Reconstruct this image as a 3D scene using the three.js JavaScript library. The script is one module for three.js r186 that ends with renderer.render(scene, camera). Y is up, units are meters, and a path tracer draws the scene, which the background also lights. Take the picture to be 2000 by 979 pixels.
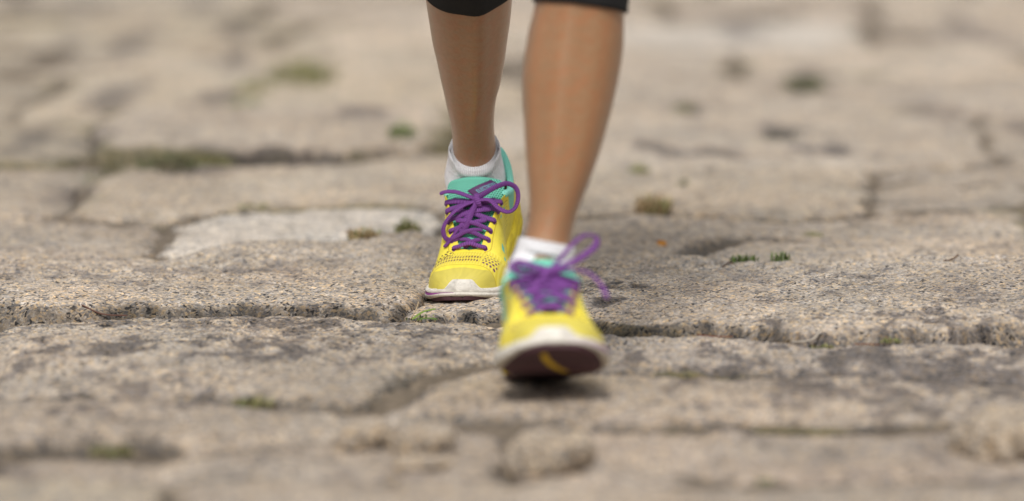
import * as THREE from 'three';
import { mergeGeometries } from 'three/addons/utils/BufferGeometryUtils.js';
import { MarchingCubes } from 'three/addons/objects/MarchingCubes.js';

// ---------------------------------------------------------------- camera, sky, sun, exposure
const scene = new THREE.Scene();
const camera = new THREE.PerspectiveCamera(6.67, 1024 / 501, 0.1, 2000);
camera.position.set(0, 0.67, 5.0);
camera.rotation.set(-THREE.MathUtils.degToRad(6.95), 0, 0);
camera.focus = 5.02;
camera.userData.fStop = 2.3;

const SUN = new THREE.Vector3(-0.9, 7.7, 6.2);   // towards the veiled sun
function overcastSky() {                       // an overcast sky, brighter overhead
  const W = 256, H = 128, data = new Float32Array(W * H * 4), glow = SUN.clone().normalize();
  for (let j = 0; j < H; j++) {
    const up = ((j + 0.5) / H - 0.5) * Math.PI, s = Math.sin(up);
    for (let i = 0; i < W; i++) {
      const o = (j * W + i) * 4, a = ((i + 0.5) / W - 0.5) * 2 * Math.PI, c = Math.cos(up), near = Math.max(0, Math.cos(a) * c * glow.x + s * glow.y + Math.sin(a) * c * glow.z);
      const L = s > 0 ? 0.60 * (0.9 + 2.1 * s) / 3 + 0.45 * near ** 5 : 0.2;
      data[o] = L * 1.0; data[o + 1] = L * 1.0; data[o + 2] = L * 1.02; data[o + 3] = 1;
    }
  }
  const t = new THREE.DataTexture(data, W, H, THREE.RGBAFormat, THREE.FloatType);
  t.mapping = THREE.EquirectangularReflectionMapping; t.magFilter = THREE.LinearFilter; t.needsUpdate = true;
  return t;
}
scene.background = overcastSky();
scene.environment = scene.background;
const sun = new THREE.DirectionalLight(new THREE.Color(1, 0.965, 0.92), 2.7);
sun.position.copy(SUN); sun.target.position.set(0, 0, 0);
sun.castShadow = true; sun.shadow.radius = 32; sun.shadow.mapSize.set(2048, 2048);
Object.assign(sun.shadow.camera, { left: -3, right: 3, top: 4, bottom: -4, near: 1, far: 25 });
scene.add(sun); scene.add(sun.target);
const renderer = new THREE.WebGLRenderer({ antialias: true });
renderer.setSize(1024, 501);
renderer.toneMapping = THREE.LinearToneMapping;
renderer.toneMappingExposure = 1.07;
renderer.shadowMap.enabled = true;

// ---------------------------------------------------------------- helpers
const { clamp, lerp, smoothstep } = THREE.MathUtils;
const V = (x, y, z) => new THREE.Vector3(x, y, z);
const rng = (a) => () => { a = (a + 0x6d2b79f5) | 0; let t = Math.imul(a ^ (a >>> 15), 1 | a); t = (t + Math.imul(t ^ (t >>> 7), 61 | t)) ^ t; return ((t ^ (t >>> 14)) >>> 0) / 4294967296; };
const hash = (x, y, k) => { let h = Math.imul(x, 374761393) ^ Math.imul(y, 668265263) ^ Math.imul(k + 11, 974711); h = Math.imul(h ^ (h >>> 13), 1274126177); h ^= h >>> 16; h = Math.imul(h, 2246822519); return ((h ^ (h >>> 15)) >>> 0) / 4294967296; };
function noise(x, y, k = 0, wrap = 0) {        // value noise, -1..1
  const ix = Math.floor(x), iy = Math.floor(y); let fx = x - ix, fy = y - iy;
  fx = fx * fx * (3 - 2 * fx); fy = fy * fy * (3 - 2 * fy);
  const w = (v) => (wrap ? ((v % wrap) + wrap) % wrap : v);
  const x0 = w(ix), x1 = w(ix + 1), y0 = w(iy), y1 = w(iy + 1);
  const a = hash(x0, y0, k), b = hash(x1, y0, k), c = hash(x0, y1, k), d = hash(x1, y1, k);
  return 2 * (a + (b - a) * fx + (c - a) * fy + (a - b - c + d) * fx * fy) - 1;
}
const fbm = (x, y, k, n = 3) => { let s = 0, a = 0.5; for (let i = 0; i < n; i++) { s += a * noise(x, y, k + i * 17); x *= 2.03; y *= 2.03; a *= 0.5; } return s; };
const table = (rows) => (x, c = 1) => {        // smooth-ish lookup in a table of rows [x, v1, v2, ...]
  if (x <= rows[0][0]) return rows[0][c];
  for (let i = 1; i < rows.length; i++) if (x <= rows[i][0]) {
    const f = (x - rows[i - 1][0]) / (rows[i][0] - rows[i - 1][0]), h = rows[i][0] - rows[i - 1][0];
    const m = (j) => { const a = rows[Math.max(0, j - 1)], b = rows[Math.min(rows.length - 1, j + 1)]; return (b[c] - a[c]) / Math.max(1e-9, b[0] - a[0]); };
    const f2 = f * f, f3 = f2 * f;
    return (2 * f3 - 3 * f2 + 1) * rows[i - 1][c] + (f3 - 2 * f2 + f) * h * m(i - 1) + (-2 * f3 + 3 * f2) * rows[i][c] + (f3 - f2) * h * m(i);
  }
  return rows[rows.length - 1][c];
};
const line = (rows) => (x) => {
  if (x <= rows[0][0]) return rows[0][1];
  for (let i = 1; i < rows.length; i++) if (x <= rows[i][0]) return lerp(rows[i - 1][1], rows[i][1], (x - rows[i - 1][0]) / (rows[i][0] - rows[i - 1][0]));
  return rows[rows.length - 1][1];
};
const used = {};
const numbered = (n) => { const k = used[n] = (used[n] ?? -1) + 1; return k ? n + '_' + String(k).padStart(3, '0') : n; };
function mesh(name, geometry, material, parent) {
  const m = new THREE.Mesh(geometry, material);
  m.name = numbered(name); m.castShadow = m.receiveShadow = true; parent.add(m);
  return m;
}
function tag(o, label, category, group, kind) {
  o.userData.label = label; if (category) o.userData.category = category;
  if (group) o.userData.group = group; if (kind) o.userData.kind = kind;
  return o;
}
function dataTexture(W, H, f, srgb = true, repeat = true) {      // f(u, v) -> [r, g, b] 0..1 (sRGB values when srgb)
  const data = new Uint8Array(W * H * 4);
  for (let j = 0; j < H; j++) for (let i = 0; i < W; i++) {
    const c = f((i + 0.5) / W, (j + 0.5) / H, i, j), o = (j * W + i) * 4;
    data[o] = clamp(c[0] * 255, 0, 255); data[o + 1] = clamp(c[1] * 255, 0, 255); data[o + 2] = clamp(c[2] * 255, 0, 255); data[o + 3] = 255;
  }
  const t = new THREE.DataTexture(data, W, H); t.magFilter = THREE.LinearFilter; t.minFilter = THREE.LinearMipmapLinearFilter; t.generateMipmaps = true;
  t.wrapS = t.wrapT = repeat ? THREE.RepeatWrapping : THREE.ClampToEdgeWrapping;
  if (srgb) t.colorSpace = THREE.SRGBColorSpace;
  t.needsUpdate = true; return t;
}
function grid(nu, nv, f, closedU = false, keep) {                // f(i, j) -> {p: Vector3, uv: [u, v]}
  const pos = [], uv = [], idx = [];
  for (let j = 0; j < nv; j++) for (let i = 0; i < nu; i++) { const q = f(i, j); pos.push(q.p.x, q.p.y, q.p.z); uv.push(q.uv ? q.uv[0] : i / (nu - 1), q.uv ? q.uv[1] : j / (nv - 1)); }
  const U = closedU ? nu : nu - 1;
  for (let j = 0; j < nv - 1; j++) for (let i = 0; i < U; i++) {
    if (keep && !keep(i, j)) continue;
    const a = j * nu + i, b = j * nu + (i + 1) % nu, c = a + nu, d = b + nu;
    idx.push(a, b, d, a, d, c);
  }
  const g = new THREE.BufferGeometry();
  g.setAttribute('position', new THREE.Float32BufferAttribute(pos, 3));
  g.setAttribute('uv', new THREE.Float32BufferAttribute(uv, 2));
  g.setIndex(idx); g.computeVertexNormals();
  return g;
}
function weldSeam(g, nu, nv) {                                   // averages normals of the first and last column of a grid
  const n = g.attributes.normal;
  for (let j = 0; j < nv; j++) {
    const a = j * nu, b = j * nu + nu - 1, v = V(n.getX(a) + n.getX(b), n.getY(a) + n.getY(b), n.getZ(a) + n.getZ(b)).normalize();
    n.setXYZ(a, v.x, v.y, v.z); n.setXYZ(b, v.x, v.y, v.z);
  }
  return g;
}

// ---------------------------------------------------------------- granite textures (uv in metres, one tile = 1.2 m)
const TILE = 1.2;
function graniteTextures() {
  const S = 2048, N = 420, base = new Uint8Array(S * S * 4), pale = new Uint8Array(S * S * 4), bump = new Uint8Array(S * S * 4);
  const wr = (v, n) => ((v % n) + n) % n;
  const px = new Float32Array(N * N), py = new Float32Array(N * N), kind = new Float32Array(N * N), ton = new Float32Array(N * N);
  for (let j = 0; j < N; j++) for (let i = 0; i < N; i++) { const q = j * N + i; px[q] = hash(i, j, 1); py[q] = hash(i, j, 2); kind[q] = hash(i, j, 3); ton[q] = hash(i, j, 4); }
  const warm = [[174, 161, 146], [194, 177, 154], [144, 138, 132], [204, 178, 142], [122, 118, 115], [190, 180, 168], [164, 150, 134], [58, 55, 54]];
  const cool = [[186, 177, 165], [198, 187, 172], [160, 153, 146], [200, 184, 160], [142, 137, 132], [194, 186, 175], [180, 168, 153], [88, 83, 79]];
  const pick = (k) => (k < 0.2 ? 0 : k < 0.36 ? 1 : k < 0.5 ? 2 : k < 0.62 ? 3 : k < 0.73 ? 4 : k < 0.85 ? 5 : k < 0.94 ? 6 : 7);
  for (let j = 0; j < S; j++) for (let i = 0; i < S; i++) {
    const x = i / S * N, y = j / S * N, wx = x + 0.7 * noise(x * 0.9, y * 0.9, 9), wy = y + 0.7 * noise(x * 0.9, y * 0.9, 10);
    const cx = Math.floor(wx), cy = Math.floor(wy);
    let best = 9, second = 9, q = 0;
    for (let b = -1; b <= 1; b++) for (let a = -1; a <= 1; a++) {
      const ii = wr(cx + a, N), jj = wr(cy + b, N), k = jj * N + ii, dx = cx + a + px[k] - wx, dy = cy + b + py[k] - wy, d = dx * dx + dy * dy;
      if (d < best) { second = best; best = d; q = k; } else if (d < second) second = d;
    }
    const gap = Math.sqrt(second) - Math.sqrt(best);
    const u = i / S, v = j / S, soft = 0.5 + 0.5 * noise(u * 24, v * 24, 21, 24), mid = noise(u * 90, v * 90, 22, 90), fine = noise(u * 700, v * 700, 23, 700);
    let k = kind[q] + 0.10 * mid; k = clamp(k, 0, 0.999);
    const t = pick(k), lum = (0.90 + 0.16 * ton[q]) * (1 + 0.07 * fine + 0.06 * mid + 0.06 * (soft - 0.5)) * (gap < 0.12 ? 0.86 : 1);
    const pit = smoothstep(noise(u * 150, v * 150, 31, 150) + 0.55 * noise(u * 420, v * 420, 32, 420), 0.72, 1.15), o = (j * S + i) * 4;
    for (let c = 0; c < 3; c++) {
      base[o + c] = clamp(warm[t][c] * lum * (1 - 0.45 * pit), 0, 255);
      pale[o + c] = clamp(cool[t][c] * lum * (1 - 0.35 * pit), 0, 255);
    }
    const h = 0.55 + 0.12 * mid + 0.12 * (ton[q] - 0.5) + 0.10 * fine - 0.4 * pit - (gap < 0.15 ? 0.12 : 0) - (t === 7 ? 0.12 : 0);
    bump[o] = bump[o + 1] = bump[o + 2] = clamp(h * 255, 0, 255);
    base[o + 3] = pale[o + 3] = bump[o + 3] = 255;
  }
  const make = (d, srgb) => { const t = new THREE.DataTexture(d, S, S); t.magFilter = THREE.LinearFilter; t.minFilter = THREE.LinearMipmapLinearFilter; t.generateMipmaps = true; t.wrapS = t.wrapT = THREE.RepeatWrapping; t.anisotropy = 8; if (srgb) t.colorSpace = THREE.SRGBColorSpace; t.needsUpdate = true; return t; };
  return { base: make(base, true), pale: make(pale, true), bump: make(bump, false) };
}
const granite = graniteTextures();
const stoneWarm = new THREE.MeshStandardMaterial({ map: granite.base, bumpMap: granite.bump, bumpScale: 0.0016, roughness: 0.86, vertexColors: true });
const stonePale = new THREE.MeshStandardMaterial({ map: granite.pale, bumpMap: granite.bump, bumpScale: 0.0013, roughness: 0.8, vertexColors: true });

// ---------------------------------------------------------------- the ground and the stone pavement
const ground = mesh('ground', new THREE.PlaneGeometry(600, 600, 60, 60).rotateX(-Math.PI / 2).translate(0, -0.09, 0), new THREE.MeshStandardMaterial({ color: new THREE.Color(0.2, 0.165, 0.125), roughness: 1 }), scene);
tag(ground, 'bare earth under and around the stone pavement', null, null, 'structure');

const pavement = new THREE.Group(); pavement.name = 'stone_pavement'; scene.add(pavement);
tag(pavement, 'pavement of large worn granite stones with sandy joints', null, null, 'structure');

// joints that run across the view, nearest first: z as a function of x
const J = [
  line([[-2.4, 1.62], [-0.3, 1.60], [0.4, 1.66], [2.4, 1.6]]),
  line([[-2.4, 1.2], [-0.462, 1.168], [-0.24, 1.168], [-0.203, 1.187], [0, 1.208], [0.461, 1.181], [2.4, 1.2]]),
  line([[-2.4, 0.95], [-0.483, 0.992], [-0.372, 0.992], [-0.337, 1.003], [-0.23, 0.97], [-0.16, 0.93], [-0.066, 0.835], [0.035, 0.849], [0.124, 0.88], [0.219, 0.865], [0.5, 0.849], [2.4, 0.9]]),
  line([[-2.4, 0.7], [-0.521, 0.676], [-0.317, 0.686], [-0.222, 0.72], [-0.148, 0.753], [-0.123, 0.736], [-0.106, 0.618], [-0.091, 0.547], [-0.06, 0.492], [-0.011, 0.445], [0.103, 0.499], [0.248, 0.514], [0.532, 0.582], [2.4, 0.6]]),
  line([[-2.4, 0.1], [-0.595, 0.047], [-0.398, 0.056], [-0.311, 0.02], [-0.238, 0.056], [-0.13, 0.069], [-0.059, 0.060], [0.03, 0.085], [0.087, 0.156], [0.138, 0.227], [0.284, 0.268], [0.349, 0.324], [0.429, 0.3], [0.567, 0.28], [2.4, 0.2]]),
  line([[-2.4, -0.4], [-0.649, -0.413], [-0.435, -0.335], [-0.342, -0.483], [-0.231, -0.494], [-0.199, -0.521], [-0.128, -0.605], [-0.065, -0.44], [0.065, -0.387], [0.227, -0.413], [0.274, -0.309], [0.446, -0.309], [0.634, -0.284], [2.4, -0.4]]),
  line([[-2.4, -0.95], [-0.707, -0.903], [-0.46, -0.81], [-0.392, -0.953], [-0.216, -0.998], [-0.093, -0.966], [0.028, -0.903], [0.192, -0.934], [0.392, -0.84], [0.722, -1.031], [2.4, -0.9]]),
  line([[-2.4, -1.6], [-0.781, -1.526], [-0.552, -1.587], [-0.267, -1.556], [-0.16, -1.682], [0, -1.763], [0.184, -1.5], [0.39, -1.526], [0.79, -1.603], [2.4, -1.5]]),
];
{ const r = rng(77); let z = -2.4; while (J.length < 18) { const rows = []; for (let x = -3.4; x <= 3.4; x += 0.45) rows.push([x, z + (r() - 0.5) * 0.28]); J.push(line(rows)); z -= 0.75 + r() * 0.25; } }
// joints that run away from the viewer: per row [x at the near joint, x at the far joint]
const SPLITS = [
  [[-0.9, -0.95], [-0.32, -0.3], [0.55, 0.6], [1.1, 1.1]],
  [[-1.0, -1.0], [-0.5, -0.52], [0.02, -0.02], [0.62, 0.6], [1.1, 1.1]],
  [[-0.9, -0.92], [-0.56, -0.58], [0.62, 0.6], [1.1, 1.05]],
  [[-1.05, -1.0], [-0.56, -0.60], [0.06, 0.05], [0.66, 0.7], [1.1, 1.1]],
  [[-1.2, -1.2], [-0.66, -0.7], [-0.122, -0.03], [0.66, 0.7], [1.2, 1.2]],
  [[-1.2, -1.2], [-0.435, -0.455], [-0.10, -0.085], [0.7, 0.72], [1.25, 1.2]],
  [[-1.2, -1.2], [-0.62, -0.6], [0.5, 0.55], [1.2, 1.2]],
  [[-1.3, -1.3], [-0.66, -0.7], [-0.085, -0.10], [0.75, 0.8], [1.3, 1.3]],
];
{ const r = rng(5); for (let i = SPLITS.length; i < J.length - 1; i++) { const s = []; let x = -2.3 + r() * 0.4; while (x < 2.3) { s.push([x, x + (r() - 0.5) * 0.1]); x += 0.5 + r() * 0.55; } SPLITS.push(s); } }

const jointZ = (i, x) => J[i](x) + 0.022 * noise(x * 9, i * 3.7, 41) + 0.010 * noise(x * 27, i * 5.1, 42);
const splitX = (i, k, z) => { const s = SPLITS[i][k], zn = J[i](s[0]), zf = J[i + 1](s[1]); return lerp(s[0], s[1], clamp((zn - z) / (zn - zf), -0.3, 1.3)) + 0.018 * noise(z * 9, k * 3.3 + i * 7.7, 43) + 0.009 * noise(z * 28, k + i * 5, 44); };
const smin = (a, b, k) => { const h = clamp(0.5 + 0.5 * (b - a) / k, 0, 1); return lerp(b, a, h) - k * h * (1 - h); };

// stains of the stones, and shade painted along one raised edge: [x, z, radius x, radius z, strength]
const STAINS_SHADE = [
  [-0.43, 0.36, 0.10, 0.10, 0.60], [-0.40, 0.15, 0.12, 0.07, 0.55], [-0.27, 0.35, 0.12, 0.11, 0.62], [-0.22, 0.16, 0.14, 0.06, 0.6], [-0.05, 0.30, 0.10, 0.08, 0.4], [-0.45, 0.62, 0.12, 0.08, 0.45], [-0.35, -0.2, 0.15, 0.08, 0.35], [-0.5, -0.15, 0.12, 0.1, 0.35], [0.3, -0.1, 0.2, 0.06, 0.3], [0.48, 0.05, 0.15, 0.06, 0.35], [-0.30, 0.17, 0.10, 0.03, 0.5], [-0.18, 0.15, 0.05, 0.025, 0.5], [-0.44, 0.27, 0.05, 0.035, 0.45], [-0.24, 0.40, 0.05, 0.03, 0.4],
  [0.105, -0.06, 0.03, 0.04, 0.75], [0.10, 0.06, 0.02, 0.025, 0.7], [0.075, -0.1, 0.03, 0.03, 0.6],
  [0.20, 0.49, 0.12, 0.025, 0.55], [0.36, 0.47, 0.20, 0.15, 0.60], [0.46, 0.56, 0.26, 0.20, 0.52], [0.24, 0.51, 0.10, 0.035, 0.5], [0.50, 0.44, 0.16, 0.17, 0.60], [0.24, 0.37, 0.10, 0.05, 0.5], [0.30, 0.56, 0.10, 0.09, 0.5], [0.42, 0.54, 0.16, 0.12, 0.64], [0.30, 0.62, 0.06, 0.06, 0.55], [0.52, 0.5, 0.12, 0.12, 0.6], [0.25, 0.60, 0.05, 0.05, 0.3], [0.36, 0.66, 0.04, 0.04, 0.35],
  [-0.43, 0.80, 0.07, 0.05, 0.5], [-0.40, 0.86, 0.05, 0.03, 0.4], [-0.12, 1.16, 0.12, 0.03, 0.4], [-0.34, 0.06, 0.05, 0.03, 0.5],
  [-1.19, -5.31, 0.086, 0.417, 0.35],
  [-1.01, -5.22, 0.097, 0.372, 0.35],
  [-0.75, -5.37, 0.074, 0.345, 0.35],
  [-0.95, -4.06, 0.063, 0.514, 0.35],
  [-0.82, -4.14, 0.065, 0.598, 0.35],
  [-0.61, -4.61, 0.057, 0.661, 0.35],
  [-0.72, -2.80, 0.056, 0.437, 0.35],
  [-0.53, -2.80, 0.065, 0.305, 0.4],
  [-0.56, -3.78, 0.042, 0.344, 0.4],
  [-0.68, -1.76, 0.049, 0.329, 0.3],
  [-0.64, -1.16, 0.037, 0.205, 0.3],
  [-0.78, -1.93, 0.033, 0.345, 0.3],
  [0.55, -3.08, 0.058, 0.351, 0.5],
  [0.31, -2.54, 0.032, 0.183, 0.5],
  [0.45, -2.04, 0.042, 0.160, 0.5],
  [0.51, -1.76, 0.032, 0.164, 0.4],
  [0.23, -1.76, 0.049, 0.131, 0.4],
  [0.33, -1.72, 0.048, 0.097, 0.45],
  [1.02, -4.53, 0.068, 0.649, 0.3],
  [0.72, -2.49, 0.063, 0.403, 0.25],
  [0.51, -4.53, 0.068, 0.324, 0.25],
  [0.86, -2.29, 0.035, 0.478, 0.3],
  [-0.25, -2.11, 0.051, 0.127, 0.3],
  [0.46, -1.89, 0.033, 0.136, 0.4],
  [0.58, -0.66, 0.041, 0.231, 0.2],
  [-0.63, -0.55, 0.040, 0.222, 0.2],
  [0.40, 1.01, 0.019, 0.145, 0.35],
  [-0.46, 1.10, 0.024, 0.139, 0.35],
  [-0.40, -1.56, 0.16, 0.07, 0.5], [-0.33, -1.50, 0.10, 0.04, 0.4], [-0.50, -1.42, 0.08, 0.12, 0.35],  // starts with the shade along the raised far edge, painted into the colour
  [0.45, 1.16, 0.08, 0.05, 0.45], [0.43, 0.95, 0.03, 0.06, 0.35],
];
function stainShade(x, z) {
  let s = 0;
  for (const [sx, sz, rx, rz, a] of STAINS_SHADE) {
    const d = Math.hypot((x - sx) / rx, (z - sz) / rz);
    if (d > 1.9) continue;
    const q = sz < -1 ? 0.5 : 1, n = q * (1.1 * noise(x * 38 * q, z * 22 * q, 51) + 0.7 * noise(x * 95, z * 60, 52) + 0.3 * noise(x * 240, z * 160, 53));
    s = Math.max(s, (sz < -1 ? Math.min(0.75, a * 1.6) : a) * (sz < -1 ? smoothstep(1.15 - d + 1.15 * n, 0.15, 0.95) : smoothstep((a === 0.52 ? 1.3 : 0.58) * (1.3 - d) + 0.95 * n, 0.15, 0.95)));
  }
  return s;
}
const STONES = {};                              // row/column: [base height, tilt x, tilt z, tone r g b, pale?]
STONES['4/2'] = [0.0145, 0.0, -0.006, 1.0, 0.98, 0.95];
STONES['4/3'] = [0.013, 0.016, -0.001, 1.0, 0.985, 0.965];
STONES['4/4'] = [0.014, 0.0, -0.003, 1.0, 0.985, 0.965];
STONES['3/2'] = [-0.006, 0, 0.004, 0.97, 0.95, 0.92];
STONES['3/3'] = [-0.004, -0.003, 0.004, 0.93, 0.92, 0.92];
STONES['2/2'] = [-0.003, 0, 0, 0.97, 0.945, 0.915];
STONES['2/1'] = [-0.004, 0, 0, 0.92, 0.90, 0.87];
STONES['1/2'] = [-0.006, 0, 0, 0.93, 0.91, 0.89];
STONES['1/3'] = [-0.006, 0, 0, 1.0, 0.96, 0.93];
STONES['5/2'] = [0.005, 0, 0, 1.20, 1.19, 1.17, 1];
STONES['5/1'] = [0.003, 0, 0, 0.97, 0.95, 0.92];
STONES['6/1'] = [0.004, 0, 0, 0.98, 0.96, 0.92];
STONES['5/3'] = [0.002, 0, 0, 1.05, 1.02, 0.98];
STONES['5/4'] = [0.006, 0, 0, 1.02, 1.0, 0.97];
STONES['6/2'] = [0.008, 0, 0, 1.08, 1.05, 0.99];
STONES['7/2'] = [0.032, 0, -0.004, 1.04, 1.01, 0.97];
STONES['7/3'] = [0.004, 0, 0, 1.08, 1.06, 1.03];
const CRACKS = [                               // [width, depth, points]: broken edges within the stones
  [0.028, 0.018, [0.225, -0.43], [0.245, -0.49], [0.264, -0.56], [0.294, -0.63], [0.352, -0.61]],
  [0.032, 0.020, [-0.148, 0.753], [-0.123, 0.73], [-0.106, 0.618], [-0.091, 0.547], [-0.06, 0.492], [-0.011, 0.445]],
  [0.026, 0.017, [-0.317, 0.69], [-0.26, 0.70], [-0.222, 0.72]], [0.022, 0.014, [-0.19, 0.735], [-0.148, 0.753]],
  [0.028, 0.018, [-0.45, 0.99], [-0.372, 0.992], [-0.337, 1.003]],
  [0.022, 0.014, [-0.066, 0.835], [-0.02, 0.842], [0.035, 0.849]], [0.022, 0.015, [0.06, 0.86], [0.124, 0.88], [0.219, 0.865]],
  [0.008, 0.006, [0.10, -0.07], [0.115, -0.05], [0.155, -0.055]],
  [0.008, 0.006, [0.085, 0.07], [0.10, 0.055], [0.125, 0.06]],
  [0.009, 0.007, [-0.46, 0.135], [-0.42, 0.12], [-0.35, 0.14], [-0.30, 0.13]],
  [0.008, 0.005, [-0.22, 0.14], [-0.18, 0.155], [-0.15, 0.145]],
  [0.010, 0.007, [0.11, 0.50], [0.18, 0.505], [0.25, 0.515]],
  [0.026, 0.016, [-0.27, 1.16], [-0.22, 1.18], [-0.19, 1.20]],
  [0.026, 0.018, [0.31, -0.275], [0.38, -0.27], [0.455, -0.275]], [0.012, 0.009, [0.23, -0.24], [0.27, -0.27]],
];
const crackBox = CRACKS.map(([, , ...p]) => [Math.min(...p.map((q) => q[0])) - 0.04, Math.max(...p.map((q) => q[0])) + 0.04, Math.min(...p.map((q) => q[1])) - 0.06, Math.max(...p.map((q) => q[1])) + 0.06]);
function crackAt(x, z, dirtShade = false) {
  let best = 0;
  if (!crackBox.some((b) => x > b[0] && x < b[1] && z > b[2] && z < b[3])) return 0;
  for (const [w, d, ...pts] of CRACKS) for (let i = 1; i < pts.length; i++) {
    const [ax, az] = pts[i - 1], [bx, bz] = pts[i];
    if (x < Math.min(ax, bx) - 0.04 || x > Math.max(ax, bx) + 0.04 || z < Math.min(az, bz) - 0.06 || z > Math.max(az, bz) + 0.06) continue;
    const ux = bx - ax, uz = bz - az, t = clamp(((x - ax) * ux + (z - az) * uz) / (ux * ux + uz * uz), 0, 1);
    const q = Math.hypot(x - ax - t * ux + 0.008 * noise(x * 60, z * 60, 57), (z - az - t * uz) * 0.6 + 0.010 * noise(x * 45, z * 40, 58)) / w;
    if (dirtShade) best = Math.max(best, smoothstep(1.3 - q, 0, 0.75) * Math.min(0.74, d * 48)); else if (q < 1) best = Math.max(best, d * (1 - q) ** 0.7);  // first branch: crack shade, painted into the stone colour along the flanks
  }
  return best;
}
const HEIGHT = [];                              // heights of the stones for things that lie on them
function makeStone(i, k) {
  const key = i + '/' + k, r = rng(i * 101 + k * 7 + 3);
  const rnd = [r(), r(), r(), r(), r(), r(), r()];
  const sp = SPLITS[i], W = i < 7 ? 2.0 : 3.0;
  const xl = k === 0 ? () => -W : (z) => splitX(i, k - 1, z), xr = k === sp.length ? () => W : (z) => splitX(i, k, z);
  const zc = (J[i](0) + J[i + 1](0)) / 2, xc = (Math.max(-W, xl(zc)) + Math.min(W, xr(zc))) / 2;
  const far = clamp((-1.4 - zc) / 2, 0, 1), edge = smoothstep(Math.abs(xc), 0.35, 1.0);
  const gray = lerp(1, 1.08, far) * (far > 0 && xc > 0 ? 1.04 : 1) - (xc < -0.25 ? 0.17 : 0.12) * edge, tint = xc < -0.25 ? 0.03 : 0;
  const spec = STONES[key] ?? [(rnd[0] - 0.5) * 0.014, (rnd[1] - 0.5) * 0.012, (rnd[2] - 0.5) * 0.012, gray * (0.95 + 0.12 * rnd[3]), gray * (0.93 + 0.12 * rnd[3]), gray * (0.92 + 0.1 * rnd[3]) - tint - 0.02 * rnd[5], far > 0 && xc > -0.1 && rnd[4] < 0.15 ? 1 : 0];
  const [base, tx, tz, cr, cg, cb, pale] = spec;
  const round = 0.007 + 0.009 * rnd[5], gap = (i > 0 && i < 4 ? 0.0045 : 0.0015) + 0.003 * rnd[6];
  const edgeAt = (x, z) => {
    let e = smin(jointZ(i, x) - z, z - jointZ(i + 1, x), 0.05);
    e = smin(e, smin(x - xl(z), xr(z) - x, 0.05), 0.06);
    return e - gap + (i === 4 ? 0.016 : 0.006) * noise(x * 8.5, z * 6, 64) * smoothstep(0.1 - e, 0, 0.1) + 0.007 * noise(x * 22, z * 22, 61 + i) + 0.003 * noise(x * 70, z * 70, 62) + 0.0015 * noise(x * 190, z * 190, 63);
  };
  const top = (x, z) => {
    const chip = smoothstep(noise(x * 17 + 3, z * 13, 74) + 0.3 * noise(x * 60, z * 45, 75), 0.62, 0.95);
    return base + tx * (x - xc) * 2 + tz * (z - zc) * 2
      + 0.0042 * noise(x * 5.1, z * 4.3, 71 + i) + 0.0026 * noise(x * 14, z * 11, 72) + 0.0016 * noise(x * 37, z * 26, 73) + 0.0012 * noise(x * 55, z * 30, 79) - 0.0045 * chip - crackAt(x, z)
      + 0.0011 * noise(x * 95, z * 85, 76) + 0.0009 * noise(x * 210, z * 190, 77) - 0.0012 * smoothstep(noise(x * 130, z * 120, 78), 0.45, 0.9);
  };
  const height = (x, z, e) => {
    let h = top(x, z) - 0.006 * (1 - smoothstep(e, 0, 0.07));
    if (e < 0) return h - round - Math.min(0.05, -e * 9);
    if (e < round) h -= round * (1 - Math.sqrt(1 - (1 - e / round) ** 2));
    return h;
  };
  let z0 = 1e9, z1 = -1e9;
  for (let x = -W; x <= W; x += 0.05) if (x > xl(zc) - 0.15 && x < xr(zc) + 0.15) { z1 = Math.max(z1, jointZ(i, x)); z0 = Math.min(z0, jointZ(i + 1, x)); }
  z0 -= 0.02; z1 += 0.02;
  let x0 = 1e9, x1 = -1e9;
  for (let z = z0; z <= z1; z += 0.04) { x0 = Math.min(x0, xl(z)); x1 = Math.max(x1, xr(z)); }
  x0 = Math.max(-W, x0 - 0.02); x1 = Math.min(W, x1 + 0.02);
  HEIGHT.push((x, z) => { const e = edgeAt(x, z); return e > 0.0 && z > z0 && z < z1 && x > x0 && x < x1 ? height(x, z, e) : -1; });
  const inView = Math.abs(xc) < 0.75, dx = !inView ? 0.016 : i === 3 || i === 4 ? 0.0026 : i === 5 || i === 2 ? 0.0042 : i < 8 ? 0.007 : 0.014, dz = dx * 1.35;
  const nx = Math.ceil((x1 - x0) / dx) + 1, nz = Math.ceil((z1 - z0) / dz) + 1;
  const E = new Float32Array(nx * nz), id = new Int32Array(nx * nz).fill(-1);
  for (let b = 0; b < nz; b++) for (let a = 0; a < nx; a++) E[b * nx + a] = edgeAt(x0 + a * dx, z0 + b * dz);
  const pos = [], uv = [], col = [], idx = [], ou = rnd[0] * 0.7, ov = rnd[1] * 0.9;
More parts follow.
